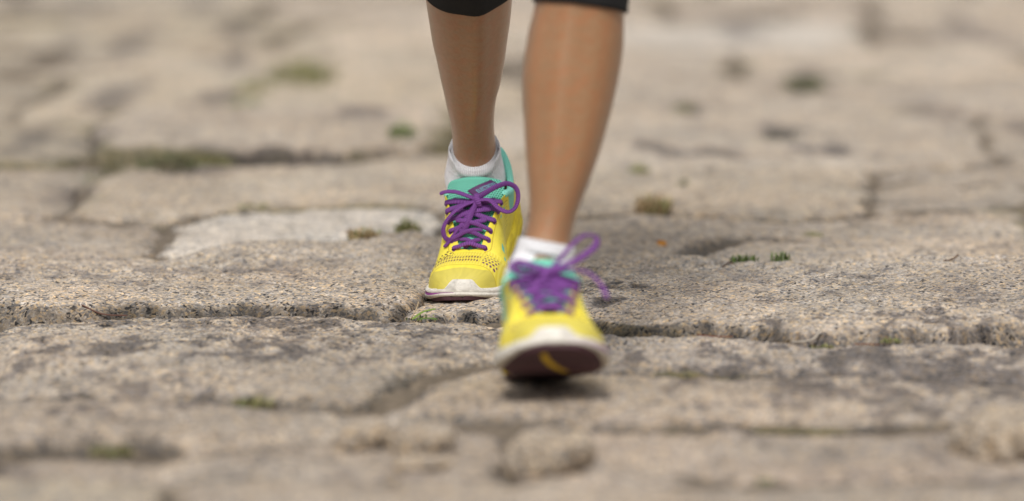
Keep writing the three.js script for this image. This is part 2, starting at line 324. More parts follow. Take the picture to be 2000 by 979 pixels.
  const put = (a, b) => {
    const q = b * nx + a; if (id[q] >= 0) return id[q];
    const x = x0 + a * dx, z = z0 + b * dz, e = E[q], h = height(x, z, e);
    pos.push(x, h, z); uv.push((x + ou) / TILE, (z - h + ov) / TILE);
    const s = stainShade(x, z), big = 1 + 0.10 * noise(x * 6, z * 4, 81) + 0.10 * noise(x * 17, z * 9, 82) + 0.08 * noise(x * 48, z * 26, 85) - 0.30 * smoothstep(noise(x * 30, z * 15, 86) + 0.5 * noise(x * 85, z * 60, 87), 0.55, 1.05), dirtShade = 0.56 + far * (0.12 + 0.14 * smoothstep(x, -0.4, 0)) - 0.30 * smoothstep(noise(x * 3.1, z * 6, 80) + 0.4 * noise(x * 11, z * 15, 91), -0.5, 0.4), grimeShade = dirtShade + (1 - dirtShade) * smoothstep(e + 0.006 * noise(x * 60, z * 60, 83), i < 5 ? -0.003 : -0.008, i < 4 ? 0.020 : i === 4 ? 0.011 : 0.014);  // joints carry dirt plus crevice shade painted into the vertex colour
    const m = 1.1 * (1 + 0.10 * far) * big * grimeShade * (1 - s) * (1 - crackAt(x, z, true)), hue = 0.03 * noise(x * 8 + 9, z * 7, 84);
    const moss = Math.max(0, smoothstep(noise(x * 4.3, z * 3.1, 88) + 0.35 * noise(x * 17, z * 12, 89), 0.12, 0.6)) * (1 - smoothstep(e + 0.012 * noise(x * 30, z * 24, 90), 0.004, i > 4 ? 0.05 : 0.016)) * 0.75;
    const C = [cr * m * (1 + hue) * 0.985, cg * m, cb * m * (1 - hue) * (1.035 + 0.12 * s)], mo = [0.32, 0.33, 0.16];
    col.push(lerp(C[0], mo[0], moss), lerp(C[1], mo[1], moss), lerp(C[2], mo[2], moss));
    return id[q] = pos.length / 3 - 1;
  };
  const lim = -0.011;
  for (let b = 0; b < nz - 1; b++) for (let a = 0; a < nx - 1; a++) {
    const q = b * nx + a;
    if (E[q] < lim && E[q + 1] < lim && E[q + nx] < lim && E[q + nx + 1] < lim) continue;
    const A = put(a, b), B = put(a + 1, b), C = put(a, b + 1), D = put(a + 1, b + 1);
    idx.push(A, C, D, A, D, B);
  }
  if (!idx.length) return;
  const g = new THREE.BufferGeometry();
  g.setAttribute('position', new THREE.Float32BufferAttribute(pos, 3));
  g.setAttribute('uv', new THREE.Float32BufferAttribute(uv, 2));
  g.setAttribute('color', new THREE.Float32BufferAttribute(col, 3));
  g.setIndex(idx); g.computeVertexNormals();
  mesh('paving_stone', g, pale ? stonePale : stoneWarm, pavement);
}
for (let i = 0; i < J.length - 1; i++) for (let k = 0; k <= SPLITS[i].length; k++) makeStone(i, k);
const heightAt = (x, z) => { let h = -0.0105; for (const f of HEIGHT) h = Math.max(h, f(x, z)); return h; };

// sandy soil in the joints
{
  const soilMap = dataTexture(512, 512, (u, v) => { const n = 0.5 + 0.3 * noise(u * 64, v * 64, 91, 64) + 0.3 * noise(u * 200, v * 200, 92, 200); return [0.32 + 0.2 * n, 0.285 + 0.18 * n, 0.24 + 0.16 * n]; });
  const sheet = (x0, x1, z0, z1, d) => {
    const nx = Math.round((x1 - x0) / d) + 1, nz = Math.round((z1 - z0) / d) + 1;
    return grid(nx, nz, (i, j) => { const x = x0 + i * d, z = z1 - j * d; return { p: V(x, -0.0105 + 0.006 * 0.4 * smoothstep(-z, 0.6, 1.1) - 0.009 * smoothstep(z, -0.1, 0.05) * (1 - 0.35 * smoothstep(z, 0.36, 0.45)) + 0.005 * noise(x * 7, z * 7, 93) + 0.003 * noise(x * 40, z * 40, 94) + 0.0015 * noise(x * 120, z * 120, 95), z), uv: [x / 0.5, z / 0.5] }; });
  };
  const g = mergeGeometries([sheet(-0.75, 0.75, -0.6, 1.0, 0.006), sheet(-3, 3, -10.2, -0.6, 0.04), sheet(-3, 3, 1.0, 1.72, 0.04), sheet(-3, -0.75, -0.6, 1.0, 0.05), sheet(0.75, 3, -0.6, 1.0, 0.05)]);
  const soil = mesh('joint_soil', g, new THREE.MeshStandardMaterial({ map: soilMap, roughness: 1 }), pavement);
  soil.userData.kind = 'stuff';
}
//@@OBJECTS
// ---------------------------------------------------------------- the person
const person = new THREE.Group(); person.name = 'person'; person.position.set(0, 0, 0.28); scene.add(person);
tag(person, 'person walking over stone pavement in yellow running shoes with purple laces and black leggings', 'person');
const base0 = person.position.clone();
function own(name, geometry, material) { const m = mesh(name, geometry, material, person); m.position.sub(base0); return m; }   // geometry in the scene's metres

// ---- legs: a chain of rings [centre, half width, half depth]; the front has a shin ridge, the back a calf
function ringSet(centres, rx, rz, nU, shape, backs) {
  const n = centres.length, rings = [];
  for (let j = 0; j < n; j++) {
    const T = centres[Math.min(n - 1, j + 1)].clone().sub(centres[Math.max(0, j - 1)]).normalize();
    const X = V(1, 0, 0).addScaledVector(T, -T.x).normalize(), F = X.clone().cross(T).normalize();
    const ring = [];
    for (let i = 0; i < nU; i++) {
      const a = i / (nU - 1) * Math.PI * 2, c = Math.cos(a), s = Math.sin(a), k = shape ? shape(a, j) : [1, 1];
      ring.push(centres[j].clone().addScaledVector(X, rx[j] * c * k[0]).addScaledVector(F, rz[j] * s * k[1] - (backs ? backs[j] : 0)));
    }
    rings.push(ring);
  }
  return rings;
}
function loft(rings, uScale = 1, vScale = 1) {
  const nU = rings[0].length, nV = rings.length;
  return weldSeam(grid(nU, nV, (i, j) => ({ p: rings[j][i], uv: [i / (nU - 1) * uScale, j / (nV - 1) * vScale] })), nU, nV);
}
const REAR = { side: -1, ankle: V(-0.0445, 0.129, -0.155), dir: V(-0.02, 0.809, 0.588).normalize(), hip: V(-0.085, 0.88, 0.28),
  cx: table([[-0.06, -0.044], [0.0, -0.0445], [0.034, -0.0447], [0.051, -0.0453], [0.076, -0.0468], [0.101, -0.0481], [0.127, -0.049], [0.152, -0.0485], [0.186, -0.0487], [0.211, -0.0495], [0.244, -0.0496], [0.27, -0.05], [0.295, -0.0505], [0.4, -0.052]]),
  rx: table([[-0.06, 0.030], [0.0, 0.031], [0.03, 0.0272], [0.051, 0.0257], [0.076, 0.0254], [0.101, 0.0273], [0.127, 0.0310], [0.152, 0.0360], [0.186, 0.0412], [0.211, 0.0447], [0.244, 0.0483], [0.27, 0.0503], [0.295, 0.0510], [0.34, 0.049], [0.4, 0.050]]) };
const FRONT = { side: 1, ankle: V(0.035, 0.10, 0.585), dir: V(0.128, 0.983, -0.125).normalize(), hip: V(0.09, 0.88, 0.28),
  cx: table([[-0.06, 0.024], [0, 0.0285], [0.03, 0.0345], [0.056, 0.0393], [0.077, 0.0432], [0.113, 0.0485], [0.142, 0.0525], [0.179, 0.057], [0.215, 0.0608], [0.252, 0.0662], [0.284, 0.0702], [0.4, 0.0845]]),
  rx: table([[-0.06, 0.030], [0, 0.0305], [0.03, 0.0255], [0.056, 0.0238], [0.077, 0.0258], [0.113, 0.0338], [0.142, 0.0396], [0.179, 0.0455], [0.215, 0.0498], [0.252, 0.0502], [0.284, 0.0468], [0.33, 0.0475], [0.4, 0.051]]) };
const legDepth = table([[-0.06, 0.045], [0.0, 0.043], [0.04, 0.036], [0.07, 0.0345], [0.1, 0.037], [0.15, 0.045], [0.2, 0.052], [0.25, 0.055], [0.3, 0.052], [0.34, 0.052], [0.4, 0.058]]);
const legBack = table([[-0.06, 0.0], [0.05, 0.004], [0.1, 0.006], [0.15, 0.011], [0.2, 0.015], [0.25, 0.016], [0.3, 0.010], [0.4, 0.0]]);
function legPath(L, t) {                         // 0..0.39 shin, then the thigh up to the hip
  const knee = L.ankle.clone().addScaledVector(L.dir, 0.39);
  if (t <= 0.39) { const p = L.ankle.clone().addScaledVector(L.dir, t); p.x = L.cx(t); return p; }
  knee.x = L.cx(0.39); return knee.lerp(L.hip, (t - 0.39) / 0.43);
}
const thighR = table([[0.39, 0.052], [0.45, 0.058], [0.55, 0.069], [0.7, 0.083], [0.82, 0.088]]);
function leg(L, t0, t1, n, grow, swell = 0) {
  const C = [], rx = [], rz = [], back = [], ts = [];
  for (let j = 0; j <= n; j++) {
    const t = lerp(t0, t1, j / n); ts.push(t); C.push(legPath(L, t));
    const k = smoothstep(t, 0.36, 0.44);
    rx.push(lerp(L.rx(t), thighR(t), k) + grow + swell * smoothstep(t0 + 0.02 - t, 0, 0.02)); rz.push(lerp(legDepth(t), thighR(t) * 1.06, k) + grow); back.push(legBack(t) * (1 - k));
  }
  const med = -L.side;                            // +x is the inner side of the right leg
  return ringSet(C, rx, rz, 57, (a, j) => {
    const c = Math.cos(a), s = Math.sin(a), t = ts[j], f = Math.max(0, s), shin = smoothstep(t, 0.06, 0.14) * (1 - smoothstep(t, 0.3, 0.38));
    const ridge = shin * Math.exp(-(((c * med - 0.26) / 0.26) ** 2)) * f;               // the shin bone, a little to the inner side
    const flat = shin * Math.exp(-(((c * med - 0.70) / 0.30) ** 2)) * f;                // the flat inner face beside it
    const groove = shin * Math.exp(-(((c * med + 0.16) / 0.22) ** 2)) * f;              // the hollow between the bone and the outer muscle
    const tendon = (1 - smoothstep(t, 0.06, 0.13)) * Math.max(0, -s) ** 3;
    return [1 - 0.035 * flat - 0.06 * tendon, 1 + 0.065 * ridge - 0.085 * flat - 0.022 * groove + 0.05 * tendon];
  }, back);
}
const skinMap = dataTexture(1024, 1024, (u, v) => {
  const n = 0.5 * noise(u * 24, v * 24, 101, 24) + 0.35 * noise(u * 90, v * 90, 102, 90) + 0.45 * noise(u * 330, v * 330, 103, 330), b = noise(u * 10, v * 14, 104, 10), spot = smoothstep(noise(u * 130, v * 130, 105, 130), 0.80, 0.95), vein = 1 - smoothstep(Math.abs(noise(u * 7 + 0.4 * noise(u * 18, v * 18, 107, 18), v * 5, 106, 7)), 0, 0.06);
  return [0.655 + 0.030 * n + 0.016 * b - 0.06 * spot - 0.014 * vein, 0.484 + 0.028 * n - 0.012 * b - 0.07 * spot - 0.006 * vein, 0.346 + 0.026 * n - 0.018 * b - 0.06 * spot];
});
const skinBump = dataTexture(512, 512, (u, v) => { const h = 0.5 + 0.25 * noise(u * 120, v * 120, 108, 120) + 0.25 * noise(u * 256, v * 256, 109, 256); return [h, h, h]; }, false);
const skin = new THREE.MeshPhysicalMaterial({ map: skinMap, bumpMap: skinBump, bumpScale: 0.0003, roughness: 0.34, specularIntensity: 1, clearcoat: 0.6, clearcoatRoughness: 0.26 });

// the unseen upper body, so that it shades the legs as it does in life
function field(bones, lo, hi, cell, k) {
  const size = Math.max(hi.x - lo.x, hi.y - lo.y, hi.z - lo.z) / 2, c = lo.clone().add(hi).multiplyScalar(0.5), R = Math.ceil(2 * size / cell) + 4;
  const mc = new MarchingCubes(R, new THREE.MeshStandardMaterial(), false, false, 200000);
  mc.isolation = 0; const A = V(), B = V(), P = V();
  for (let z = 0; z < R; z++) for (let y = 0; y < R; y++) for (let x = 0; x < R; x++) {
    P.set(c.x + ((x - R / 2) / (R / 2)) * size, c.y + ((y - R / 2) / (R / 2)) * size, c.z + ((z - R / 2) / (R / 2)) * size);
    let d = 1;
    for (const [a, b, ra, rb] of bones) {
      A.copy(b).sub(a); const t = clamp(B.copy(P).sub(a).dot(A) / A.lengthSq(), 0, 1);
      d = smin(d, B.copy(a).addScaledVector(A, t).distanceTo(P) - lerp(ra, rb, t), k);
    }
    mc.field[x + y * R + z * R * R] = -d;
  }
  mc.update();
  const n = mc.count, g = new THREE.BufferGeometry(), p = mc.positionArray.slice(0, n * 3), nn = mc.normalArray.slice(0, n * 3);
  for (let i = 0; i < n; i++) { p[i * 3] = p[i * 3] * size + c.x; p[i * 3 + 1] = p[i * 3 + 1] * size + c.y; p[i * 3 + 2] = p[i * 3 + 2] * size + c.z; }
  g.setAttribute('position', new THREE.BufferAttribute(p, 3)); g.setAttribute('normal', new THREE.BufferAttribute(nn, 3));
  g.setAttribute('uv', new THREE.BufferAttribute(new Float32Array(n * 2), 2));
  g.setIndex([...Array(n).keys()]);
  return g;
}
const sh = [V(-0.17, 1.33, 0.31), V(0.17, 1.33, 0.31)], el = [V(-0.22, 1.08, 0.40), V(0.22, 1.07, 0.20)], wr = [V(-0.17, 1.07, 0.63), V(0.17, 1.02, 0.42)];
const armBones = [0, 1].flatMap((i) => [[sh[i], el[i], 0.045, 0.036], [el[i], wr[i], 0.036, 0.024]]);
const torso = [[V(0, 0.95, 0.28), V(0, 1.12, 0.29), 0.12, 0.10], [V(0, 1.12, 0.29), V(0, 1.28, 0.3), 0.11, 0.125], [V(-0.07, 1.2, 0.31), V(0.07, 1.2, 0.31), 0.1, 0.1], [sh[0], sh[1], 0.055, 0.055], [V(0, 1.33, 0.31), V(0, 1.45, 0.33), 0.05, 0.048], [V(0, 1.5, 0.34), V(0, 1.58, 0.335), 0.075, 0.09]];
const hands = [0, 1].map((i) => {
  const w = wr[i], d = w.clone().sub(el[i]).normalize(), s = V(i ? -1 : 1, 0, 0), dn = V(0, -1, 0), at = (a, b, c) => w.clone().addScaledVector(d, a).addScaledVector(dn, b).addScaledVector(s, c);
  const bones = [[at(0, 0, 0), at(0.04, 0, 0), 0.024, 0.026], [at(0.04, -0.02, 0), at(0.085, -0.025, 0), 0.016, 0.014], [at(0.04, 0.02, 0), at(0.085, 0.03, 0), 0.016, 0.013]];
  for (let f = 0; f < 4; f++) { const b = -0.03 + f * 0.02, l = [0.9, 1, 0.95, 0.75][f]; bones.push([at(0.085, b, 0), at(0.085 + 0.038 * l, b + 0.004, 0.012), 0.009, 0.0085], [at(0.085 + 0.038 * l, b + 0.004, 0.012), at(0.075 + 0.045 * l, b + 0.006, 0.045), 0.0085, 0.0075]); }
  bones.push([at(0.03, -0.028, 0.006), at(0.07, -0.055, 0.025), 0.012, 0.0095], [at(0.07, -0.055, 0.025), at(0.1, -0.06, 0.035), 0.0095, 0.008]);
  return field(bones, w.clone().subScalar(0.16), w.clone().addScalar(0.16), 0.006, 0.006);
});
const upper = field([...torso, ...armBones], V(-0.4, 0.75, -0.05), V(0.4, 1.75, 0.85), 0.022, 0.05);
own('body', mergeGeometries([loft(leg(REAR, -0.05, 0.82, 120, 0), 4, 12), loft(leg(FRONT, -0.05, 0.82, 120, 0), 4, 12), upper, ...hands]), skin);

const knit = dataTexture(256, 256, (u, v) => { const n = 0.02 * noise(u * 128, v * 128, 111, 128) + 0.01 * Math.sin(u * Math.PI * 128); return [0.062 + n, 0.058 + n, 0.066 + n]; });
const legging = new THREE.MeshStandardMaterial({ map: knit, roughness: 0.78 });
const hem = (L, t0) => {
  const out = leg(L, t0, 0.82, 90, 0.0032), inn = leg(L, t0, t0 + 0.03, 3, 0.0008);
  const lip = leg(L, t0 + 0.0015, t0 + 0.02, 2, 0.0042).slice(0, 1);
  out.forEach((ring, j) => ring.forEach((p, i) => { const c = legPath(L, lerp(t0, 0.82, j / 90)), d = p.clone().sub(c).normalize(), a = i / 56 * Math.PI * 2; p.addScaledVector(d, 0.0011 * noise(4 + 3 * Math.cos(a) + j * 0.5, 4 + 3 * Math.sin(a) - j * 0.25, 113) * smoothstep(j, 1, 4)); }));
  return loft([inn[2], inn[0], lip[0], ...out.slice(1)], 6, 20);
};
own('leggings', mergeGeometries([hem(REAR, 0.292), hem(FRONT, 0.286), field([[V(-0.09, 0.86, 0.28), V(0.09, 0.86, 0.28), 0.1, 0.1], [V(-0.05, 0.96, 0.28), V(0.05, 0.96, 0.28), 0.105, 0.105], [V(-0.07, 0.9, 0.22), V(0.07, 0.9, 0.22), 0.1, 0.1]], V(-0.28, 0.68, 0.02), V(0.28, 1.1, 0.5), 0.016, 0.05)]), legging);
own('shirt', field([...torso.slice(0, 3).map(([a, b, p, q]) => [a, b, p + 0.012, q + 0.012]), [sh[0], sh[1], 0.066, 0.066], [sh[0], sh[0].clone().lerp(el[0], 0.5), 0.058, 0.054], [sh[1], sh[1].clone().lerp(el[1], 0.5), 0.058, 0.054]], V(-0.4, 0.8, 0.0), V(0.4, 1.45, 0.6), 0.02, 0.05), new THREE.MeshStandardMaterial({ color: 0x9a9aa0, roughness: 0.9 }));
own('hair', field([[V(0, 1.6, 0.31), V(0, 1.56, 0.29), 0.098, 0.09], [V(0, 1.53, 0.24), V(0, 1.36, 0.17), 0.035, 0.02]], V(-0.2, 1.3, 0.05), V(0.2, 1.75, 0.5), 0.014, 0.03), new THREE.MeshStandardMaterial({ color: 0x2a1c14, roughness: 0.6 }));

// ---- socks
const sockMap = dataTexture(512, 128, (u, v) => { const rib = v > 0.62 ? 0.05 * Math.sin(u * Math.PI * 2 * 66) : 0.012 * noise(u * 128, v * 64, 121, 128), n = rib + 0.012 * noise(u * 60, v * 30, 122, 60); return [0.97 + n, 0.965 + n, 0.98 + n]; });
const sockBump = dataTexture(512, 128, (u, v) => { const h = v > 0.62 ? 0.5 + 0.5 * Math.sin(u * Math.PI * 2 * 66) : 0.5 + 0.3 * noise(u * 128, v * 64, 121, 128); return [h, h, h]; }, false);
const sockMat = new THREE.MeshStandardMaterial({ map: sockMap, bumpMap: sockBump, bumpScale: 0.0012, roughness: 0.95 });
function sock(L, top) {
  const C = [], rx = [], rz = [], back = [], add = (t, a, b, fwd, bk) => { const p = legPath(L, t); p.z += fwd; C.push(p); rx.push(a); rz.push(b); back.push(bk); };
  add(-0.055, 0.024, 0.05, 0.02, 0); add(-0.042, 0.0285, 0.050, 0.016, 0); add(-0.028, 0.0320, 0.048, 0.010, 0); add(-0.012, 0.0345, 0.0455, 0.005, 0); add(0.004, 0.0355, 0.0430, 0.001, 0.001);
  add(top - 0.027, 0.0335, 0.0402, 0, 0.003); add(top - 0.016, L.rx(top - 0.012) + 0.0052, 0.0385, 0, 0.0035); add(top - 0.003, L.rx(top) + 0.0056, 0.0388, 0, 0.004); add(top, L.rx(top) + 0.0046, 0.0378, 0, 0.004); add(top + 0.001, L.rx(top) + 0.002, 0.0355, 0, 0.004); add(top - 0.012, L.rx(top - 0.012) + 0.0004, 0.034, 0, 0.004);
  return loft(ringSet(C, rx, rz, 65, (a, j) => { const k = j < 7 ? 1 + 0.010 * Math.sin(a * 3 + j * 1.9) * Math.sin(j * 2.1) + 0.05 * Math.exp(-(((Math.abs(Math.cos(a)) - 1) / 0.18) ** 2)) * (j === 4 ? 1 : j === 3 || j === 5 ? 0.5 : 0) : 1 + 0.008 * Math.sin(a * 5); return [k, k]; }, back));
}
own('sock', sock(REAR, 0.046), sockMat);
own('sock', sock(FRONT, 0.040), sockMat);

// ---- running shoes. Local axes: x to the inner side of the right foot, y up, z from the heel (0) to the toe (LEN)
const LEN = 0.262;
const outline = [[0, 0, 0], [0.006, 0.014, -0.014], [0.02, 0.023, -0.023], [0.06, 0.0315, -0.031], [0.15, 0.036, -0.036], [0.30, 0.0335, -0.038], [0.42, 0.0335, -0.0415], [0.55, 0.041, -0.0455], [0.66, 0.0475, -0.0495], [0.76, 0.0495, -0.0505], [0.85, 0.0455, -0.048], [0.91, 0.0385, -0.0425], [0.95, 0.031, -0.0355], [0.98, 0.0205, -0.0255], [0.994, 0.0105, -0.0155], [1.0, -0.0025, -0.0025]];
const oM = table(outline), oL = (s) => table(outline)(s, 2);
const bottom = table([[0, 0.011], [0.03, 0.005], [0.09, 0.0005], [0.15, 0], [0.68, 0], [0.8, 0.001], [0.9, 0.0035], [1.0, 0.0085]]);
const foxing = table([[0, 0.036], [0.15, 0.031], [0.35, 0.027], [0.6, 0.0215], [0.8, 0.0175], [0.9, 0.0165], [0.96, 0.0178], [1, 0.0195]]);
const topY = table([[0, 0.112], [0.06, 0.108], [0.14, 0.097], [0.23, 0.081], [0.31, 0.086], [0.38, 0.0945], [0.43, 0.0945], [0.5, 0.0865], [0.6, 0.0725], [0.7, 0.0575], [0.78, 0.0515], [0.86, 0.0475], [0.92, 0.0415], [0.96, 0.0345], [0.985, 0.0265], [1, 0.0175]]);
const topX = table([[0, 0.0], [0.01, 0.012], [0.03, 0.020], [0.07, 0.027], [0.14, 0.0345], [0.23, 0.0385], [0.31, 0.0395], [0.38, 0.0385], [0.43, 0.0335], [0.5, 0.0275], [0.6, 0.0190], [0.68, 0.0145], [0.708, 0.0105], [0.722, 0.0], [1, 0]]);
const heelLean = (y) => 0.010 * smoothstep(y, 0.05, 0.11) - 0.004 * Math.sin(clamp((y - 0.03) / 0.05, 0, 1) * Math.PI);
function upperAt(s, side, t) {                   // side +1 inner, -1 outer; t 0 at the foxing line .. 1 at the top edge
  const a = Math.max(0, (side > 0 ? oM(s) : -oL(s)) - 0.0035), y0 = foxing(s) - 0.003, y1 = topY(s), e = topX(s), q = smoothstep(s, 0.62, 0.8), h = y1 - y0;
  const nose = smoothstep(s, 0.9, 1);
  const ax = s > 0.722 ? 0 : e, x1 = a + 0.004 * (1 - q) - 0.001 * q, p1 = y0 + h * lerp(0.5, 0.72, q), x2 = lerp(e + 0.45 * (a - e), a * 0.72, q), p2 = y1 + lerp(-0.012, 0.0, smoothstep(s, 0.3, 0.6)) * (s < 0.45 ? 1 : 1);
  let y; const u = 1 - t, x = u * u * u * a + 3 * u * u * t * x1 + 3 * u * t * t * x2 + t * t * t * ax; y = u * u * u * y0 + 3 * u * u * t * p1 + 3 * u * t * t * p2 + t * t * t * y1;
  y -= 0.0011 * Math.max(0, Math.sin(s * 190 + 0.6 * Math.sin(side * t * 5))) * smoothstep(s, 0.70, 0.73) * (1 - smoothstep(s, 0.77, 0.82)) * smoothstep(t, 0.3, 0.6);   // creases where the toes bend
  const mid = s > 0.97 ? -0.0025 * smoothstep(s, 0.9, 1) : 0;
  const back = s < 0.2 ? heelLean(y) * (1 - s / 0.2) : 0;
  return V(side * x + mid, y, s * LEN + back - nose * 0.004 * t);
}
const colMix = (a, b, f) => [lerp(a[0], b[0], f), lerp(a[1], b[1], f), lerp(a[2], b[2], f)];
const YEL = [0.95, 0.885, 0.31], MINT = [0.52, 0.87, 0.78], PURPLE = [0.42, 0.21, 0.50];
function upperColour(s, side, t) {               // dyed fabric and overlays, sRGB
  const p = upperAt(s, side, t), z = p.z / LEN, n = noise(s * 160, (side * t) * 90, 131), n2 = noise(s * 30, side * t * 16, 132);
  let c = YEL.map((v, i) => v * (1 + 0.02 * n + 0.025 * n2));
  if (s > 0.71 && s < 0.885) {                   // knitted mesh over the toes, with rows of slits
    c = colMix([0.94, 0.88, 0.36], [0.89, 0.81, 0.25], 0.5 + 0.5 * Math.sin(p.x / 0.0017 * Math.PI));
    for (const [zz, h, half, off] of [[0.772, 0.010, 0.2, 0.3], [0.803, 0.013, 0.27, 0], [0.848, 0.012, 0.27, 0.5]]) {
      const cz = zz - 6.5 * p.x * p.x, q = p.x / 0.0034 + off, row = Math.round(q), f = Math.abs(q - row), jit = (hash(row + 90, Math.round(zz * 1000), 5) - 0.5) * 0.006, d = Math.abs(s - cz + jit) / h;
      if (d < 1 && f < half * Math.sqrt(1 - d * d) && p.x > -0.047 && p.x < (zz > 0.78 ? 0.017 : -0.02)) c = [0.45, 0.27, 0.27];
    }
    if (p.x > 0.021 && p.x < 0.038 && s > 0.755 && s < 0.875) {       // a patch of round holes on the inner side
      const a = p.x / 0.0042, b = (s * LEN) / 0.0068, r = Math.round(b), q = a + 0.5 * (r & 1), f = Math.hypot(q - Math.round(q), b - r);
      if (f < 0.29) c = [0.42, 0.18, 0.38];
    }
  }
  if (side < 0 && s > 0.70 && s < 0.77 && t > 0.35 && t < 0.78) { const a = s * LEN / 0.0042, b = t * 14, r = Math.round(b), f = Math.hypot(a + 0.5 * (r & 1) - Math.round(a + 0.5 * (r & 1)), (b - r) * 0.8); if (f < 0.27) c = [0.30, 0.16, 0.16]; }
  const cap = 0.885 + 0.01 * Math.cos(p.x * 60);
  if (s > cap) {                                  // smooth toe overlay, scuffed darker towards the sole
    c = colMix([0.95, 0.88, 0.28], [0.80, 0.745, 0.33], smoothstep((0.0375 + 0.004 * Math.cos(p.x * 60)) - p.y, -0.0004, 0.0006) * 0.9);
    if (Math.abs(s - cap) < 0.004) c = [0.80, 0.72, 0.2];
    c = c.map((v) => v * (1 + 0.03 * n2));
  }
  if (s < 0.5 && t < 0.86 && t > 0.25 && s > 0.36 && side > 0 && Math.sin(t * 95) > 0.72) c = c.map((v) => v * 0.84);   // ribs beside the lacing
  if (s > 0.36 && s < 0.73 && t > 0.74) {         // eyestay
    c = [0.95, 0.875, 0.26].map((v) => v * (1 + 0.015 * n));
    if (Math.abs(t - 0.755) < 0.012) c = [0.78, 0.69, 0.16];
  }
  const mint = 0.60 - 0.2 * smoothstep(s, 0.1, 0.28) + 0.55 * smoothstep(s, 0.28, 0.375);
  if (s < 0.40 && t > mint) {
    const a = s * LEN / 0.0022, b = p.y / 0.0022, r = Math.round(b), f = Math.hypot(a + 0.5 * (r & 1) - Math.round(a + 0.5 * (r & 1)), b - r);
    c = colMix(MINT, [0.40, 0.76, 0.68], f < 0.3 ? 0.7 : 0.08);
  } else if (s < 0.40 && t > mint - 0.04) c = [0.84, 0.78, 0.25];
  if (s > 0.20 && s < 0.30 && t > 0.2 && t < mint) { if (side > 0 && s > 0.25 && s < 0.268 && t > 0.5) c = [0.93, 0.93, 0.90]; }
  for (const [a, b, r, sd] of [[0.41, 0.62, 0.012, 1], [0.47, 0.64, 0.010, 1], [0.60, 0.42, 0.022, 1], [0.66, 0.36, 0.014, 1], [0.44, 0.7, 0.010, -1], [0.5, 0.66, 0.01, -1], [0.56, 0.62, 0.012, -1]]) if (sd === side && Math.abs(s - a) < r && Math.abs(t - b) < r * 2.2) c = [0.45, 0.80, 0.72];
  return c;
}
const upperMap = dataTexture(1024, 1024, (u, v) => upperColour(v, u < 0.5 ? -1 : 1, u < 0.5 ? u * 2 : 2 - u * 2), true, false);
const upperMat = new THREE.MeshPhysicalMaterial({ map: upperMap, roughness: 0.62, sheen: 0.2, sheenRoughness: 0.6, sheenColor: new THREE.Color(1, 0.95, 0.6) });
const meshDots = (bg, dot, k) => dataTexture(512, 512, (u, v) => {         // spacer mesh, one tile = 26.4 mm
  const a = u * 10, b = v * 12, r = Math.round(b), q = a + 0.5 * (r & 1), f = Math.hypot(q - Math.round(q), (b - r) * 0.9);
  return colMix(dot, bg, smoothstep(f, 0.18, 0.38)).map((x) => x * (1 + 0.05 * noise(u * 96, v * 96, k, 96)));
});
const mintMesh = meshDots([0.52, 0.87, 0.77], [0.08, 0.42, 0.35], 141), mintPale = meshDots([0.60, 0.92, 0.84], [0.44, 0.80, 0.72], 142);
const tongueMat = new THREE.MeshStandardMaterial({ map: mintMesh, roughness: 0.85 }), collarMat = new THREE.MeshStandardMaterial({ map: mintPale, roughness: 0.9 });
const whiteFoam = dataTexture(1024, 128, (u, v) => {                       // u round the sole from the heel along the outer side to the toe and back, v up
  const toe = Math.abs(u - 0.5), n = 0.04 * noise(u * 300, v * 30, 151) + 0.05 * noise(u * 70, v * 8, 152), dirtShade = smoothstep(0.45 - v, 0, 0.4) * 0.10;
  let c = [0.86 + n - dirtShade, 0.84 + n - dirtShade * 1.1, 0.80 + n - dirtShade * 1.3].map((x) => x * (1 - 0.10 * smoothstep(noise(u * 160, v * 14, 153), 0.2, 0.9)));
  if (toe > 0.245) c = [0.93 + n, 0.84 + n, 0.22];                          // the rear half is yellow
  if (u < 0.487 && u > 0.26) { const y = 0.60 - 0.10 * smoothstep(u, 0.36, 0.44) + 0.03 * Math.sin(u * 70), hw = 0.11 * (1 - smoothstep(u, 0.40, 0.487)) + 0.02; if (Math.abs(v - y) < hw) c = [0.54, 0.25, 0.52]; }
  if (u < 0.43 && u > 0.26 && v < 0.36 && v > 0.08 && Math.sin((u * 520 + v * 10)) > 0.6) c = c.map((x) => x * 0.80);
  return c;
}, true, false);
const foamMat = new THREE.MeshStandardMaterial({ map: whiteFoam, roughness: 0.7 });
const rubberMap = dataTexture(512, 512, (u, v) => {
  let c = [0.29, 0.175, 0.205]; const n = 0.03 * noise(u * 90, v * 90, 161);
  const d = Math.abs((v - 0.80) - (u - 0.5) * 0.62 * -1 - 0.02);
  if (u > 0.04 && u < 0.66 && d < 0.026 && v < 0.95) c = [0.80, 0.66, 0.10];
  else if (u >= 0.58 && Math.abs(v - 0.70) < 0.02) c = [0.55, 0.42, 0.36];
  else if (Math.abs(v - 0.62) < 0.008 || Math.abs(v - 0.88) < 0.006) c = [0.16, 0.10, 0.12];
  return c.map((x) => x + n);
}, true, false);
const rubberMat = new THREE.MeshStandardMaterial({ map: rubberMap, roughness: 0.75 });
const laceMap = dataTexture(64, 64, (u, v) => { const r = Math.abs(Math.sin(u * Math.PI * 6)), n = 0.05 * noise(u * 32, v * 32, 171, 32); return [0.33 + 0.18 * r + n, 0.145 + 0.13 * r + n, 0.41 + 0.19 * r + n]; });
const laceBump = dataTexture(64, 64, (u) => { const r = Math.abs(Math.sin(u * Math.PI * 6)); return [r, r, r]; }, false);
const laceMat = new THREE.MeshStandardMaterial({ map: laceMap, bumpMap: laceBump, bumpScale: 0.0004, roughness: 0.72 });
